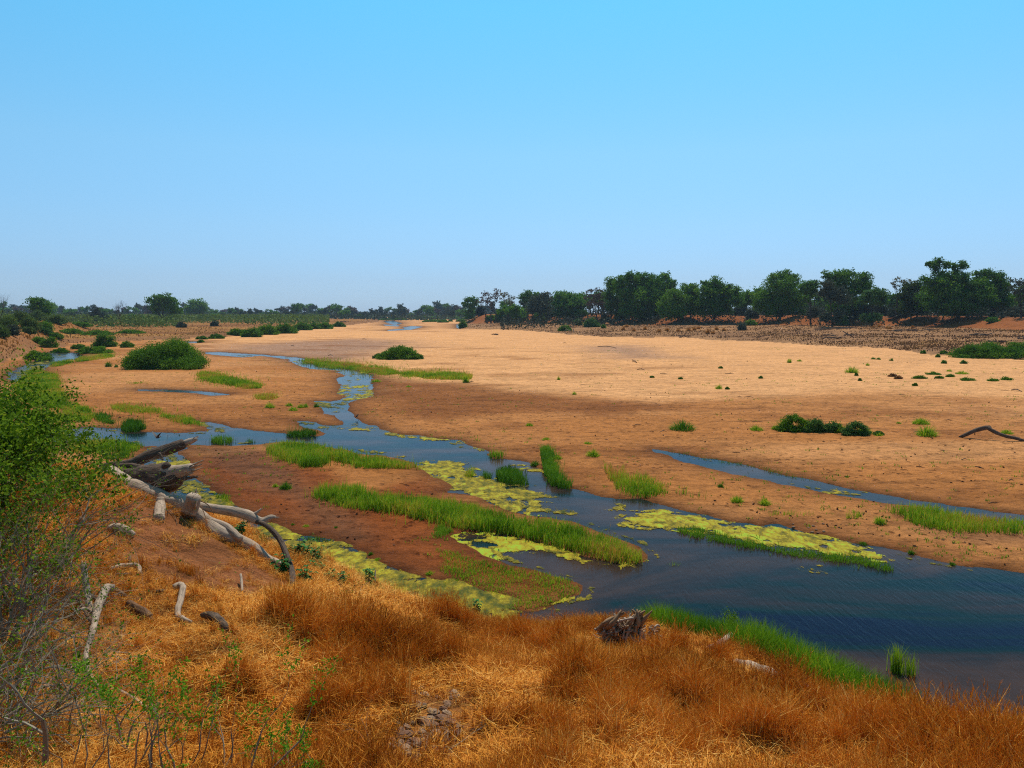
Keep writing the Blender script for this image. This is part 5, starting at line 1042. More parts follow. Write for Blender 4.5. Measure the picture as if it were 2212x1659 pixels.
# dead wood lying in the straw, lower left
wood_thing("curved_dead_limb", "curved dead limb with white broken tip in the lower left straw", "dead branch", [
 ("limb",3,0,[(985,255,75,.28),(930,270,74,.30),(880,330,72,.24),(845,400,70,.18),(820,480,60,.12),(800,560,50,.1),(770,650,48,.08),(745,730,46,.06),(755,820,42,.05),(790,910,38,.04),(840,970,34,.03),(885,1005,26,.02)],m_bone,0),
 ("limb",3,0,[(745,760,30,.05),(680,800,34,.05),(590,860,36,.05),(480,930,38,.05),(380,1000,34,.05),(290,1050,30,.04),(220,1095,22,.03)],m_bone,0),
 ("limb",3,0,[(790,460,40,.1),(745,400,30,.16),(700,340,26,.2),(690,290,20,.24)],m_brownwood,0),
 ("limb",3,0,[(800,380,22,.12),(740,385,24,.18),(690,410,22,.22),(665,435,12,.24)],m_bone,0)])
wood_thing("split_upright_log", "short upright weathered log beside the curved dead limb", "log", [("log",3,0,[(790,370,60,.05),(765,290,54,.2),(745,210,52,.34),(732,140,44,.46)],m_bone,.06)])
wood_thing("round_root_end", "brown root chunk lying behind the curved limb", "dead branch", [("limb",3,0,[(800,340,50,.06),(850,290,54,.1),(900,300,50,.05)],m_brownwood,0),("limb",3,0,[(790,230,50,.1),(830,250,46,.08)],m_brownwood,0)])
wood_thing("low_log", "low brown log just behind the white tipped limb", "log", [("log",3,0,[(850,190,46,.06),(930,185,50,.08),(1010,185,52,.08),(1085,210,40,.05)],m_brownwood,0)])
wood_thing("hollow_log", "short thick brown log with a dark hollow end", "log", [("log",3,0,[(1110,290,66,.08),(1170,330,80,.08),(1240,370,80,.08),(1300,400,66,.06)],m_brownwood,0),("broken_stub",3,0,[(1290,380,40,.05),(1320,420,34,.05)],m_brownwood,0)])
wood_thing("bent_log", "bent grey brown log shaped like a hook in the straw", "log", [("log",3,0,[(1500,150,52,.1),(1560,165,56,.16),(1585,190,56,.16),(1565,260,56,.12),(1545,330,54,.1),(1540,385,50,.08),(1600,415,40,.06),(1660,435,24,.04)],m_bone,0)])
wood_thing("dark_plank_log", "dark flat slab of split wood below the bent log", "log", [("log",3,0,[(1745,415,40,.12),(1800,425,70,.14),(1870,455,84,.14),(1940,495,70,.1),(1965,515,30,.06)],m_bark,0)])
wood_thing("little_stump", "little upright grey stump above the dark slab", "stump", [("stump",3,0,[(2092,140,22,0),(2088,100,22,.1),(2082,65,20,.18)],m_bone,0)])
wood_thing("flat_chip", "small dark flat chip of wood on the bare soil", "wood piece", [("log",3,0,[(1350,150,24,.02),(1390,145,26,.03),(1425,135,18,.02)],m_bark,0)])
wood_thing("thin_stick", "thin pale stick on the bare soil", "stick", [("stick",3,0,[(1340,48,12,.02),(1380,38,12,.03),(1415,22,10,.02)],m_bone,0)])
wood_thing("half_buried_branch", "half buried dark branch in the straw of the lower left", "dead branch", [("limb",3,0,[(950,1020,24,.05),(1020,1035,26,.06),(1100,1065,28,.06),(1180,1115,30,.06),(1250,1165,28,.05),(1320,1210,30,.05)],m_bone,0),("limb",3,0,[(1330,1215,40,.05),(1360,1180,40,.08),(1385,1165,24,.1)],m_brownwood,0),("limb",3,0,[(1370,1290,24,.06),(1430,1260,26,.08),(1500,1235,22,.06)],m_brownwood,0)])
wood_thing("tapered_log", "short tapered pale log left of the fallen tree's stub", "log", [("log",2,0,[(935,1020,40,.03),(990,1025,66,.05),(1050,1040,80,.06),(1110,1070,70,.05),(1160,1085,40,.03)],m_bone,0)])
wood_thing("forked_stick", "forked dark stick on the slope above the dead limbs", "stick", [("stick",2,0,[(960,1375,26,.04),(1040,1355,34,.05),(1120,1345,36,.05),(1180,1350,34,.05),(1205,1380,36,.05),(1205,1410,30,.03)],m_bone,0),("stick",2,0,[(1120,1340,26,.06),(1128,1300,22,.12)],m_brownwood,0),("stick",2,0,[(1000,1410,16,.02),(1080,1415,24,.03),(1140,1405,18,.02)],m_bark,0)])
wood_thing("shore_log", "short rotten log at the swamp shore behind the arched leg", "log", [("log",2,1,[(110,1145,46,.1),(170,1160,54,.1),(240,1190,44,.08),(330,1215,30,.05)],m_brownwood,.05)])
wood_thing("branch_in_swamp", "thin dark branch reaching over the swamp algae", "branch", [("limb",2,1,[(1030,1500,12,.1),(1035,1400,10,.5),(1060,1320,8,.75),(1160,1270,5,.85)],m_bark,0),("limb",2,1,[(1060,1490,10,.15),(1160,1430,8,.3),(1250,1380,5,.4)],m_bark,0),("limb",2,1,[(1240,1520,10,.1),(1330,1525,10,.1),(1400,1500,8,.15),(1440,1460,5,.2)],m_bark,0)])
# sticks and drift out on the sand
ST = [(1,2,1080,1035,1150,1042,"stick"),(1,2,1280,1070,1345,1075,"stick"),(1,2,1040,962,1080,976,"stick"),(1,2,1840,1068,1918,1072,"stick"),(1,2,2005,1275,2085,1278,"stick"),(1,2,740,838,900,848,"stick"),(1,2,1950,1268,1978,1270,"stick"),(1,2,585,1170,640,1170,"stick"),(1,2,2075,1486,2170,1489,"stick"),(1,2,1275,1578,1335,1572,"stick"),(1,2,440,806,470,808,"stick"),
      (1,3,1130,1252,1183,1250,"stick"),(1,3,2010,1215,2085,1218,"stick"),(1,3,2100,1213,2195,1230,"stick"),(1,3,720,1120,765,1122,"stick"),(1,1,300,830,335,834,"stick"),(1,1,915,772,955,775,"stick"),(1,1,625,915,665,918,"stick"),(1,1,1840,1148,1880,1140,"stick"),(1,0,955,1066,985,1067,"stick"),(1,0,1790,1132,1840,1125,"stick"),
      (2,2,1040,118,1120,108,"stick"),(2,2,1905,355,1968,352,"stick"),(2,3,1670,412,1728,415,"stick"),(2,3,1280,474,1335,476,"stick"),(2,3,1490,330,1530,334,"stick"),(2,3,1905,790,1985,785,"stick"),(2,3,2080,590,2120,592,"stick"),(2,3,1535,72,1585,74,"stick"),(2,3,660,555,710,560,"stick"),(2,3,1790,468,1865,492,"stick"),(2,3,1255,175,1340,180,"stick")]
for i, (r, k, a, b, c, d, nm) in enumerate(ST):
    p = hitbed(Z(r, k, [(a, b), ((a + c) / 2, (b + d) / 2), (c, d)])); rg = np.random.default_rng(i); L = np.linalg.norm(p[2] - p[0]); r0 = min(.09, max(.025, L * .035))
    p[:, 2] += r0 * .6; p[1] += (0, 0, r0 * rg.uniform(.5, 3)); g = Geo(); tube(g, p - p[1], [r0 * .7, r0, r0 * .4], 6, 3, .2, i)
    if i % 3 == 0: tube(g, [(0, 0, 0), ((p[2] - p[1]) * .4 + (0, .1, r0 * 4))], [r0 * .5, r0 * .2], 4)
    o = add("stick", g.mesh("stick", m_bark if i % 2 else m_brownwood, True), None, p[1]); tag(o, "dark piece of drift lying on the open sand", "stick", "drift sticks scattered over the sand")
# drift heaps on the right terrace and the far sand
def drift_heap(r, k, cx, cy, wz, hz, label, n=14, mat=m_bark):
    p = hitbed(Z(r, k, [(cx, cy)]))[0]; sc = p[1] / F / 8.64; e = empty("drift_heap", p, label, "driftwood"); rg = np.random.default_rng(int(cx))
    for i in range(n):
        q = np.array((rg.uniform(-.5, .5) * wz * sc, rg.uniform(-.5, .5) * 2, rg.uniform(.05, .6) * hz * sc)); L = rg.uniform(.2, .5) * wz * sc; d = np.array((1, rg.normal() * .4, rg.normal() * hz / wz * 1.0)); d /= np.linalg.norm(d)
        g = Geo(); r0 = rg.uniform(.05, .14); tube(g, [q - d * L / 2, q + (0, 0, .1), q + d * L / 2], [r0, r0, r0 * .4], 5, 2); add("limb", g.mesh("limb", mat, True), e)
for a in [(1,3,530,692,260,26,"grey flat driftwood under the orange bank, left heap"),(1,3,650,680,180,18,"thin driftwood pieces above the left heap"),(1,3,1280,703,300,28,"long heap of grey driftwood in the middle of the right terrace"),(1,3,600,770,260,60,"dark heap of dead brush on the right terrace"),(1,3,1980,800,130,26,"big dark log pile behind the sprawling bush"),(1,3,1860,740,160,30,"dark drift by the orange grass on the right terrace"),(1,3,2190,770,60,30,"pale drift pieces at the right end of the terrace"),
          (1,2,1490,760,90,34,"dark ring of drift at the terrace foot"),(1,2,1640,632,160,30,"arched fallen limbs under the second grove"),(1,2,1440,640,150,14,"fallen branches lying below the trailing tree"),(1,1,1605,592,60,24,"brown drift heap on the far sand"),(1,1,2065,735,50,14,"small drift pile alone on the far sand"),(1,1,770,628,70,20,"dark eroded drift at the end of the left terrace")]: drift_heap(*a)
bare_g = Geo(); bg2 = Geo(); rg = np.random.default_rng(3); p = hitbed(Z(1, 2, [(530, 705)]))[0]
branchy(bare_g, bg2, (0, 0, 0), (-.3, 0, 1), 1.6, .16, 0, 3, rg, .7, .1, (2, 3)); branchy(bare_g, bg2, (-1, 0, 0), (-.9, 0, .5), 1.8, .14, 0, 3, rg, .7, .1, (2, 3))
e = empty("dead_snag", p, "pale forked dead snag standing at the terrace edge", "dead tree"); add("trunk", bare_g.mesh("trunk", m_bone), e); add("branches", bg2.mesh("branches", m_bone), e)["kind"] = "stuff"

# ================================================================ birds
m_bird, n, o = newmat("dark_plumage"); bd = n.nodes.new("ShaderNodeBsdfPrincipled"); bd.inputs['Base Color'].default_value = (.03, .02, .018, 1); bd.inputs['Roughness'].default_value = .7; n.links.new(bd.outputs[0], o.inputs[0])
def bird(uv, Y, label, flying, z=None):
    p = AT(uv, Y)[0]
    g = Geo(); tube(g, [(-.16, 0, 0), (-.08, 0, .01), (.03, 0, .02), (.11, 0, .035), (.17, 0, .05), (.22, 0, .045)], [.012, .04, .055, .035, .026, .006], 8, 3)
    bo = g.mesh("bird", m_bird, True); e = tag(add("bird", bo, None, p), label, "bird")
    for s_ in (1, -1):
        if flying:
            V = []
            for i in range(7):
                t = i / 6; y = s_ * (.03 + .42 * t); zz = .03 + .36 * t ** .8; c_ = .11 * (1 - t) ** .45 + .015
                V += [(.03 - .08 * t, y, zz + .008), (.03 - .08 * t - c_ * 1.5, y, zz - .01), (.03 - .08 * t, y, zz - .006)]
            k = np.array([(i * 3 + a, i * 3 + b, i * 3 + 3 + b, i * 3 + 3 + a) for i in range(6) for a, b in ((0, 1), (1, 2), (2, 0))])
            add("wing", mesh("wing", V, k, m_bird), e)
        else:
            g = Geo(); tube(g, [(0, s_ * .03, -.01), (.01, s_ * .03, -.12), (0, s_ * .03, -.26)], [.01, .006, .005], 5); add("leg", g.mesh("leg", m_bird), e)
    return e
b1_ = bird(Z(2, 0, [(1365, 218)]), 30.0, "dark bird in flight with raised wings over the blue channel", True); b1_.rotation_euler = (0, 0, rad(60)); b1_.scale = (.62,) * 3
q = G(Z(2, 1, [(872, 60)]))[0]; b2_ = bird(Z(2, 1, [(872, 45)]), q[1], "small dark bird standing in the channel shallows", False); b2_.rotation_euler = (0, rad(-35), rad(40)); b2_.location.z = .24
# ================================================================ near bank cover
# green shore grass below the right part of the near bank
def bank_grass(poly, h, dens, mat, label, tb=.4, lean=.5, zr=(-.1, 3)):
    x0, y0 = poly.min(0); x1, y1 = poly.max(0); N_ = int((x1 - x0) * (y1 - y0) * dens); P = np.stack([rng.uniform(x0, x1, N_), rng.uniform(y0, y1, N_)], 1)
    d = sdist(P, poly) + fbm(P[:, 0], P[:, 1], .8, 2, 500) * .25; z = nb_h(P[:, 0], P[:, 1]); k = (d < 0) & (z > zr[0]) & (z < zr[1]); P, z = P[k], z[k]; n = len(P)
    c1 = fbm(P[:, 0], P[:, 1], .7, 3, 502); g = Geo()
    blades(g, np.stack([P[:, 0], P[:, 1], np.maximum(z, -.02) - .02], 1), h * (1 + .5 * c1) * rng.uniform(.5, 1.1, n), np.full(n, .0055), rng.uniform(0, 6.3, n), rng.uniform(.05, lean, n), np.clip(tb + .4 * c1 + rng.uniform(-.2, .2, n), 0, 1))
    tag(add("shore_grass", g.mesh("shore_grass", mat)), label, kind="stuff"); print("shore", n)
bank_grass(np.array([(3.1, 17.4), (3.8, 16.6), (4.8, 14.9), (6.0, 13.4), (7.4, 13.2), (7.6, 15.2), (6.9, 16.0), (5.9, 17.6), (4.5, 19.4), (3.1, 19.6)]), .62, 1300, m_grass, "bright green shore grass between the pale log and the dark water", .2, .75)
bank_grass(np.array([(-1.2, 18.2), (1.0, 17.4), (2.6, 17.2), (2.6, 18.4), (0, 19.2), (-1.2, 19.6)]), .3, 170, m_grass, "green grass at the waterline behind the root mass", .4)
bank_grass(np.array([(-7.5, 16.5), (-4.5, 16.0), (-3.4, 15.6), (-2.6, 16.2), (-2.2, 19.5), (-4, 23), (-6, 25), (-9, 25)]), .22, 420, m_broad, "dark green ground growth on the shaded slope down to the swamp", .45, .9, (0, 3.6))
def herb(uvc, label, n_l, size, hgt, group=None, Yo=None):
    """broad leaved plant: stems with rosettes of folded leaves"""
    p = hit(uvc)[0]; e = empty("leafy_plant", p, label, "plant", group); gs, gl = Geo(), Geo()
    for s_ in range(7):
        a = rng.uniform(0, 6.3); tip = np.array((math.cos(a) * rng.uniform(.1, .45) * hgt, math.sin(a) * rng.uniform(.1, .45) * hgt, hgt * rng.uniform(.5, 1.05)))
        tube(gs, [(0, 0, -.03), tip * (.6, .6, .5), tip], [.008, .006, .004], 5, 2)
        for i in range(n_l):
            t = rng.uniform(.35, 1.05); c = tip * t; b = rng.uniform(0, 6.3); d = np.array((math.cos(b), math.sin(b), rng.uniform(-.35, .4))); L = size * rng.uniform(.6, 1.2)
            w_ = np.array((-d[1], d[0], 0)) * L * .32; m_ = c + d * L * .5 + (0, 0, L * .12); tp = c + d * L + (0, 0, -L * .12)
            gl.put([c, m_ + w_ + (0, 0, .1 * L), tp, m_ - w_ + (0, 0, .1 * L), m_], [(0, 1, 2, 4), (0, 4, 2, 3)][:0] or None, [(0, 1, 4), (1, 2, 4), (0, 4, 3), (4, 2, 3)], rng.uniform(.2, .95))
    add("stems", gs.mesh("stems", m_broad), e); add("foliage", gl.mesh("foliage", m_broad), e); return e
for a, b, lb, nl, sz, hg in [(1700,1130,"broad leaved plant behind the arched leg, right one",9,.13,.5),(640,1260,"",0,0,0),(225,1420,"broad leaved plant at the foot of the arched leg, left one",9,.13,.4),(400,1300,"large grey green leafed plant right of the arched leg",12,.15,.55),(420,1500,"broad leaved plant in front of the arched leg",9,.12,.4),(970,1530,"broad leaved plant poking over the straw crest",9,.12,.45),(540,1400,"low leafy plant between swamp and arched leg",10,.1,.35),(640,1460,"low leafy plant right of the bare sandy patch",9,.1,.3),(740,1490,"small leafy plant on the crest before the swamp",8,.09,.28),(500,1320,"leafy plant at the swamp edge",9,.11,.4)]:
    if nl and a < 1200: herb(Z(2, 1, [(a, b)]), lb, nl, sz, hg)
herb(D([(1020, 1345)]), "dark leafy plant on the bank crest beside black water", 12, .13, .6)
herb(D([(1010, 1320)]), "leafy plant just left of the black water", 9, .12, .5)
herb(Z(2, 0, [(2080, 1090)]), "leafy green plant under the bleached trunk", 9, .12, .4)

# stones in the bare patch at the bottom
m_stone, n, o = newmat("field_stone"); co = objco(n); bd = n.nodes.new("ShaderNodeBsdfPrincipled"); bd.inputs['Roughness'].default_value = .85
inf = n.nodes.new("ShaderNodeObjectInfo"); c = ramp(n, inf.outputs['Random'], [(0, (.17, .07, .03)), (.4, (.27, .13, .06)), (.7, (.36, .22, .12)), (1, (.14, .075, .04))])
c = mix(n, 1.0, c, ramp(n, noise_t(n, 18, 5, .7, co), [(.3, .55), (.7, 1.15)]), 'MULTIPLY'); n.links.new(c, bd.inputs['Base Color']); n.links.new(bump(n, noise_t(n, 25, 4, .7, co), .01, .8), bd.inputs['Normal']); n.links.new(bd.outputs[0], o.inputs[0])
rocks = []
for q in range(6):
    rg = np.random.default_rng(q); a = np.linspace(0, 2 * np.pi, 9, endpoint=False); V = [(0, 0, -.5)]
    for ph in (-.9, -.3, .35, .95):
        for t in a + ph: V.append((math.cos(ph) * math.cos(t) * rg.uniform(.75, 1.1), math.cos(ph) * math.sin(t) * rg.uniform(.55, .85), math.sin(ph) * rg.uniform(.5, .72)))
    V.append((0, 0, .6)); Qd = [(1 + r * 9 + i, 1 + r * 9 + (i + 1) % 9, 10 + r * 9 + (i + 1) % 9, 10 + r * 9 + i) for r in range(3) for i in range(9)]
    T_ = [(0, 1 + (i + 1) % 9, 1 + i) for i in range(9)] + [(37, 28 + i, 28 + (i + 1) % 9) for i in range(9)]
    rocks.append(mesh("stone", V, [np.array(Qd), np.array(T_)], m_stone))
pts = []
while len(pts) < 95:
    u_, v_ = rng.uniform(370, 480), rng.uniform(690, 772)
    if abs(u_ - (425 + (v_ - 730) * -.3)) < 22 + (v_ - 690) * .4: pts.append((u_, v_))
PS = hit(np.array(pts))
for i, p in enumerate(PS):
    s_ = rng.uniform(.035, .095) * (1.35 if i % 7 == 0 else 1); o = add("stone", rocks[i % 6], None, (p[0], p[1], p[2] + s_ * .2)); o.scale = (s_, s_, s_ * .8); o.rotation_euler = tuple(rng.uniform(-.5, .5, 2)) + (rng.uniform(0, 6.3),)
    tag(o, "small brown stone in the bare stony patch at the bottom", "stone", "stones of the bare stony patch")
for (a, b, s_, lb) in [(1640,1265,.085,"biggest pale stone at the top of the stony patch"),(1535,1215,.08,"pale grey stone high in the stony patch"),(2092,1580,.07,"lone pale stone in the straw right of the stony patch"),(1715,1400,.08,"grey rounded stone right of the stony patch's twigs")]:
    p = hit(Z(3, 1, [(a, b)]))[0]; o = add("stone", rocks[int(a) % 6], None, (p[0], p[1], p[2] + s_ * .4)); o.scale = (s_, s_, s_ * .8); tag(o, lb, "stone")
# clods beside the muddy inlet and dung heaps
for i, (a, b, s_) in enumerate([(215,968,12),(220,996,18),(265,1030,14),(350,1003,12),(390,990,16),(415,1020,14),(475,968,15),(482,1032,16),(380,1048,18),(430,1055,14)]):
    p = hitbed(Z(2, 3, [(a, b)]))[0]; sc = p[1] / F / 8.64 * s_; o = add("mud_clod", rocks[i % 6], None, (p[0], p[1], p[2] + sc * .3)); o.scale = (sc, sc, sc * .8); tag(o, "dark clod of mud by the brown inlet of the right bar", "clod", "dark mud clods by the inlet")
m_clod = m_bird

# dry grass: tufts of several builds scattered over the whole near bank
m_dry = tint_mat("dry_grass_blades", [(0, (.09, .022, .003)), (.2, (.30, .075, .005)), (.42, (.54, .168, .011)), (.64, (.70, .270, .024)), (.84, (.78, .35, .05)), (1, (.86, .50, .13))], .12, .7, "gtint", .08)
var = bpy.data.collections.new("grass_variants")
def variant(kind, i):
    g = Geo()
    if kind == 'mat':
        n = 70; B = np.concatenate([rng.normal(0, .13, (n, 2)), rng.uniform(0, .06, (n, 1))], 1); az = rng.normal(rng.uniform(0, 6.3), .9, n)
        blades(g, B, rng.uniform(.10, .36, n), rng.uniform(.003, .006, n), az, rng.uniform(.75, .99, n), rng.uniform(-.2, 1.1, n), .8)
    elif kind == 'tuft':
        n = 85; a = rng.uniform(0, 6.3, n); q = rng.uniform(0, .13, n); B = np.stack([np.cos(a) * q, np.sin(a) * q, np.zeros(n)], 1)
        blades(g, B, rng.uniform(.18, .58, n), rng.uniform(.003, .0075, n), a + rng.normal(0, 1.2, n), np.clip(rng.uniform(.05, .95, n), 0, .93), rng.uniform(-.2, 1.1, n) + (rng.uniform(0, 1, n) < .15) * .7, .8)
        n = 40; blades(g, np.concatenate([rng.normal(0, .1, (n, 2)), np.zeros((n, 1))], 1), rng.uniform(.1, .25, n), np.full(n, .004), rng.uniform(0, 6.3, n), rng.uniform(.6, .95, n), rng.uniform(.3, 1, n), .6)
    else:                                # tall seeding stalks with fine heads
        n = 46; a = rng.uniform(0, 6.3, n); q = rng.uniform(0, .15, n); B = np.stack([np.cos(a) * q, np.sin(a) * q, np.zeros(n)], 1); le = rng.uniform(.03, .6, n); h = rng.uniform(.4, .78, n)
        blades(g, B, h, rng.uniform(.003, .006, n), a, le, rng.uniform(-.2, 1.1, n) + (rng.uniform(0, 1, n) < .15) * .7, .6)
        tip = B + np.stack([np.cos(a) * le * h, np.sin(a) * le * h, np.sqrt(1 - le ** 2) * h], 1) * .93
        for s_ in range(3): blades(g, tip - np.array((0, 0, .03 * s_)), rng.uniform(.04, .09, n), np.full(n, .0035), a + rng.uniform(-1, 1, n), rng.uniform(.2, .7, n), rng.uniform(.2, .9, n), .3)
        n = 50; blades(g, np.concatenate([rng.normal(0, .08, (n, 2)), np.zeros((n, 1))], 1), rng.uniform(.15, .35, n), np.full(n, .0035), rng.uniform(0, 6.3, n), rng.uniform(.2, .8, n), rng.uniform(0, .7, n), .6)
    o = bpy.data.objects.new("v%02d_%s" % (i, kind), g.mesh("blade_" + kind, m_dry)); var.objects.link(o)
for i in range(6): variant('mat', i)
for i in range(6): variant('tuft', 6 + i)
for i in range(5): variant('stalk', 12 + i)
N_ = 70000
P = np.stack([rng.uniform(-15.5, 15.5, N_), rng.uniform(4.8, 20, N_)], 1); x, y = P[:, 0], P[:, 1]
z = nb_h(x, y); infr = np.abs(x) < y * .70 + 4.0
dens = 1 - np.maximum(np.maximum(sm(.35, -.25, sdist(P, BARE)) * .9, sm(.3, -.2, sdist(P, BARE2)) * .9), .9 * sm(.4, -.1, sdist(P, STONES)))
dens *= sm(.5, 1.1, z) * np.where((y > 16.5) & (x < -1.5), .25, 1)
shore_p = np.array([(3.2, 17), (4.8, 15), (6.1, 13.5), (7.6, 13.2), (7.7, 16), (4, 20), (3, 20), (3, 18)]); dens *= sm(-.3, .2, sdist(P, shore_p))
T_ = fbm(x, y, 1.5, 3, 600) + .5 * fbm(x, y, .6, 2, 604)
# where grass stands high: the crest and the big tussocks seen in the photo
up = np.zeros(N_)
for p, (a, b, c) in zip(hp, HI): up = np.maximum(up, np.exp(-((x - p[0]) ** 2 * .6 + (y - p[1]) ** 2) / (2 * (.36 * c) ** 2)))
leftness = sm(-1.5, -4, x - (y - 9) * .12)
avd = np.full(N_, 9.0)
for q in AVOID:
    for a_, b_ in q[::1]:
        np.minimum(avd, np.hypot((x - a_), (y - b_ + .22) * .7), out=avd)
avd = sm(.75, .25, avd)
score = T_ * 1.5 + up * .8 - leftness * .75 + .34 - avd * 1.5 - sm(1.0, .2, sdist(P, STONES)) * .8
k = infr & (rng.uniform(0, 1, N_) < dens * np.where(score > .25, .95, .62)); x, y, z, T_, up, leftness, score, avd = [q[k] for q in (x, y, z, T_, up, leftness, score, avd)]
n = len(x); u_ = rng.uniform(0, 1, n)
kind = np.where(score > .30, np.where(u_ < .5, 1, 2), np.where(score > .0, np.where(u_ < .45, 0, np.where(u_ < .9, 1, 2)), np.where(u_ < .93, 0, 1)))
kind = np.where((leftness > .5) & (kind == 2) & (rng.uniform(0, 1, n) < .7), 1, kind)
idx_ = np.where(kind == 0, rng.integers(0, 6, n), np.where(kind == 1, 6 + rng.integers(0, 6, n), 12 + rng.integers(0, 5, n)))
scl = np.where(kind == 0, rng.uniform(.55, 1.15, n) * (1 - .45 * avd), np.where(kind == 1, rng.uniform(.45, .85, n) * (.75 + .4 * np.clip(score, 0, 1)), rng.uniform(.42, .85, n) * (.75 + .4 * up)))
gt = .27 - .10 * np.clip(score, -.3, 1) + .10 * leftness + rng.uniform(-.15, .17, n) + .26 * fbm(x, y, 1.4, 3, 610); gt = np.where(kind == 0, gt + .06, gt)
gt = np.clip(gt, .0, .56)
rot = np.stack([rng.normal(0, .12, n), rng.normal(0, .12, n), rng.uniform(0, 6.3, n)], 1)
me = bpy.data.meshes.new("dry_grass"); me.vertices.add(n); me.vertices.foreach_set("co", np.stack([x, y, z - .015], 1).astype(np.float32).ravel())
for nm, ar, tp, key in (("rot", rot, 'FLOAT_VECTOR', "vector"), ("scl", scl, 'FLOAT', "value"), ("gtint", gt, 'FLOAT', "value")):
    at = me.attributes.new(nm, tp, 'POINT'); at.data.foreach_set(key, ar.astype(np.float32).ravel())
at = me.attributes.new("idx", 'INT', 'POINT'); at.data.foreach_set("value", idx_.astype(np.int32))
me.materials.append(m_dry)
ob = add("dry_grass", me); tag(ob, "orange and straw coloured dry grass covering the near bank", kind="stuff")
gn = bpy.data.node_groups.new("scatter", 'GeometryNodeTree'); gn.interface.new_socket("Geometry", in_out='INPUT', socket_type='NodeSocketGeometry'); gn.interface.new_socket("Geometry", in_out='OUTPUT', socket_type='NodeSocketGeometry')
gi = gn.nodes.new("NodeGroupInput"); go = gn.nodes.new("NodeGroupOutput"); ip = gn.nodes.new("GeometryNodeInstanceOnPoints"); ci = gn.nodes.new("GeometryNodeCollectionInfo")
ci.inputs['Collection'].default_value = var; ci.inputs['Separate Children'].default_value = True; ci.inputs['Reset Children'].default_value = True
def na(nm, tp):
    a = gn.nodes.new("GeometryNodeInputNamedAttribute"); a.data_type = tp; a.inputs['Name'].default_value = nm; return [s for s in a.outputs if s.enabled and s.name == 'Attribute'][0]
e2r = gn.nodes.new("FunctionNodeEulerToRotation"); gn.links.new(na("rot", 'FLOAT_VECTOR'), e2r.inputs[0])
gn.links.new(gi.outputs[0], ip.inputs['Points']); gn.links.new(ci.outputs[0], ip.inputs['Instance']); ip.inputs['Pick Instance'].default_value = True
gn.links.new(na("idx", 'INT'), ip.inputs['Instance Index']); gn.links.new(e2r.outputs[0], ip.inputs['Rotation']); gn.links.new(na("scl", 'FLOAT'), ip.inputs['Scale']); gn.links.new(ip.outputs[0], go.inputs[0])
md = ob.modifiers.new("scatter", 'NODES'); md.node_group = gn
print("dry tufts", n, time.time() - T0)

# ================================================================ near shrubs, left
def shrub(x, y, h, label, n_st, lev, nleaf, lsize, mat, spread=.5, lean=(0, 0, 1), seed=0, rbase=.02, kids=(2, 3), up=.1, leafjit=.05, z0=None, name="shrub", cat_="shrub", Lf=.42):
    z = float(nb_h(x, y)[0]) if z0 is None else z0; e = empty(name, (x, y, z), label, cat_); rg = np.random.default_rng(seed)
    g2 = Geo(); tips = []
    for s_ in range(n_st):
        g = Geo(); d = np.array(lean, float) + rg.normal(size=3) * (spread, spread, .1); d /= np.linalg.norm(d)
        branchy(g, g2, rg.normal(size=3) * (.12, .12, 0) - (0, 0, .05), d, h * Lf * rg.uniform(.8, 1.15), rbase * rg.uniform(.7, 1.2), 0, lev, rg, .55, up, kids, 6, tips)
        add("stem", g.mesh("stem", m_twig), e)
    if g2.n: add("twigs", g2.mesh("twigs", m_twig), e)["kind"] = "stuff"
    tips = np.array(tips)
    if nleaf and len(tips):
        C = tips[rg.integers(0, len(tips), nleaf)] + rg.normal(size=(nleaf, 3)) * leafjit; g = Geo(); leaves(g, C, rg.uniform(.6, 1.2, nleaf) * lsize, np.clip(.5 + rg.normal(size=nleaf) * .22, 0, 1), .55); add("foliage", g.mesh("foliage", mat), e)
    return e
shrub(-7.6, 11.2, 3.0, "tall dense leafy shrub rising at the left border", 13, 5, 56000, .036, m_young, .34, (-.12, 0, 1), 1, .03, leafjit=.10)
shrub(-6.6, 10.4, 2.5, "leafy shrub in front of the tallest one at the left border", 8, 5, 9000, .026, m_young, .45, (-.15, 0, 1), 2, .025, leafjit=.09)
shrub(-8.7, 12.4, 2.6, "airy shrub with long branches reaching over the river view", 5, 5, 4500, .028, m_young, .35, (.22, .1, .9), 12, .03, leafjit=.05)
shrub(-9.2, 13.6, 2.2, "thin branched shrub behind the airy one", 4, 5, 5000, .030, m_young, .5, (.2, .1, 1), 21, .022, leafjit=.05)
shrub(-6.2, 9.4, 1.8, "twiggy half bare shrub in the left foreground", 11, 5, 3200, .020, m_young, .6, (.25, 0, .8), 5, .022, leafjit=.04)
shrub(-5.5, 8.3, 1.3, "tangle of grey bare twigs arching to the right", 13, 5, 1300, .02, m_young, .7, (.6, .1, .5), 6, .018, up=-.02, leafjit=.04)
shrub(-4.9, 7.2, 1.2, "grey twig tangle at the lower left corner", 12, 5, 800, .018, m_young, .7, (.5, .2, .6), 7, .018, up=0, leafjit=.03)
for i, (x_, y_, h_, lx, lb) in enumerate([(-6.6, 10.2, 1.8, .5, "long bare grey twigs sweeping right from the left border, upper"), (-6.3, 9.2, 1.6, .6, "long bare grey twigs sweeping right from the left border, middle"), (-5.7, 8.2, 1.6, .7, "long bare grey twigs sweeping right from the left border, lower"), (-5.0, 7.3, 1.4, .6, "bare grey twigs rising over the lower left corner"), (-6.9, 11.4, 2.2, .6, "thin twigs poking out above the dense left shrub")]):
    shrub(x_, y_, h_, lb, 12, 4, 420, .020, m_young, .35, (lx, .05, .6), 60 + i, .014, (2, 3), -.03, .03, Lf=.55, name="twiggy_shrub")
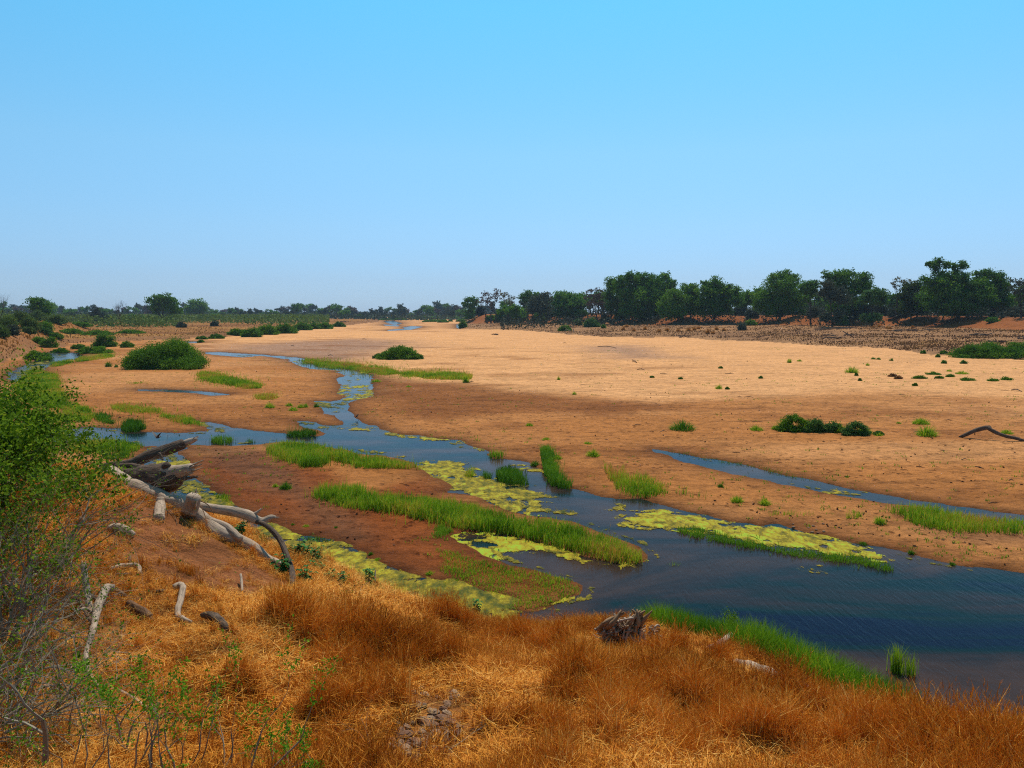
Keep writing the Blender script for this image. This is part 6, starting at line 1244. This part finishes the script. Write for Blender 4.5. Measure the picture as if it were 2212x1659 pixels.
shrub(-4.35, 6.6, 1.3, "thick leaning grey stem near the lower left corner", 2, 4, 260, .018, m_young, .25, (-.35, .3, .9), 8, .026, leafjit=.03)
for i, (x_, y_, h_, lb) in enumerate([(-3.35,6.75,1.0,"leafy sapling leaning right at the bottom edge"),(-2.95,6.9,1.15,"tallest sapling with bright leaf tips at the bottom edge"),(-2.5,6.8,1.25,"long arching sapling reaching right over the straw"),(-3.75,6.7,.9,"short sapling beside the corner twigs"),(-3.1,6.6,.8,"small sapling below the tallest one"),(-2.1,6.9,.6,"low sapling at the bottom edge, rightmost of the row"),(-3.6,7.1,.9,"thin sapling just left of the leaning leafy one"),(-2.75,7.3,.7,"small bushy sapling behind the tallest one"),(-4.0,7.5,.8,"sapling among the grey twigs in the lower left"),(-1.75,7.1,.45,"tiny sapling in the straw near the stony patch")]):
    shrub(x_, y_, h_, lb, 4, 3, 480, .0155, m_sprout, .25, (.12 if i != 2 else .5, .1, 1), 30 + i, .011, (1, 2), .25, .022, Lf=.5, name="sapling", cat_="sapling")
# dead shrub of red brown stems over the stones
shrub(-1.0, 7.75, .9, "dry red brown twig plant spreading over the stony patch", 7, 3, 0, 0, m_young, .9, (0, 0, .5), 44, .009, (2, 3), 0, .02)
shrub(-2.65, 14.6 - 1.2, .7, "small thin leafless sapling in front of the bleached trunk", 2, 3, 90, .02, m_young, .3, (0, 0, 1), 51, .009, name="sapling", cat_="sapling")
# bushes at the water line, near bank
for (x_, y_, lb) in [(4.9, 16.9, "round airy green bush at the near shore, left one"), (5.6, 16.6, "round airy green bush at the near shore, right one")]:
    shrub(x_, y_, .75, lb, 7, 3, 1500, .022, m_young, .5, (0, 0, 1), int(x_ * 10), .008, leafjit=.06, name="bush", cat_="bush")
for i, (a, b, h_, lb) in enumerate([(1105, 830, .75, "yellow green reed clump standing in the near water"), (1225, 860, .6, "thin blue green reed clump right of the taller clump")]):
    p = G(Z(3, 3, [(a, b)]))[0]; n = 160 - i * 80; B = np.concatenate([rng.normal(0, .07, (n, 2)), np.full((n, 1), -.05)], 1); g = Geo()
    blades(g, B, rng.uniform(.5, 1.1, n) * h_, np.full(n, .006), rng.uniform(0, 6.3, n), rng.uniform(0, .3, n), rng.uniform(.3, .75, n)); tag(add("reed_clump", g.mesh("reed_clump", m_grass), None, (p[0], p[1], 0)), lb, "reeds")
print("done", time.time() - T0)
# ================================================================ hazy air
bm_ = [(-1500, -60, -1.5), (1500, -60, -1.5), (1500, 1500, -1.5), (-1500, 1500, -1.5), (-1500, -60, 45), (1500, -60, 45), (1500, 1500, 45), (-1500, 1500, 45)]
m_haze = bpy.data.materials.new("haze"); m_haze.use_nodes = True; n = m_haze.node_tree; n.nodes.clear(); o = n.nodes.new("ShaderNodeOutputMaterial")
pv = n.nodes.new("ShaderNodeVolumePrincipled"); pv.inputs['Color'].default_value = (.62, .80, 1, 1); pv.inputs['Density'].default_value = .00009; pv.inputs['Anisotropy'].default_value = .2
n.links.new(pv.outputs[0], o.inputs['Volume'])
ob = add("haze", mesh("haze", bm_, np.array([(3, 2, 1, 0), (4, 5, 6, 7), (0, 1, 5, 4), (1, 2, 6, 5), (2, 3, 7, 6), (3, 0, 4, 7)]), m_haze)); tag(ob, "thin bluish haze softening the far plain", kind="stuff")
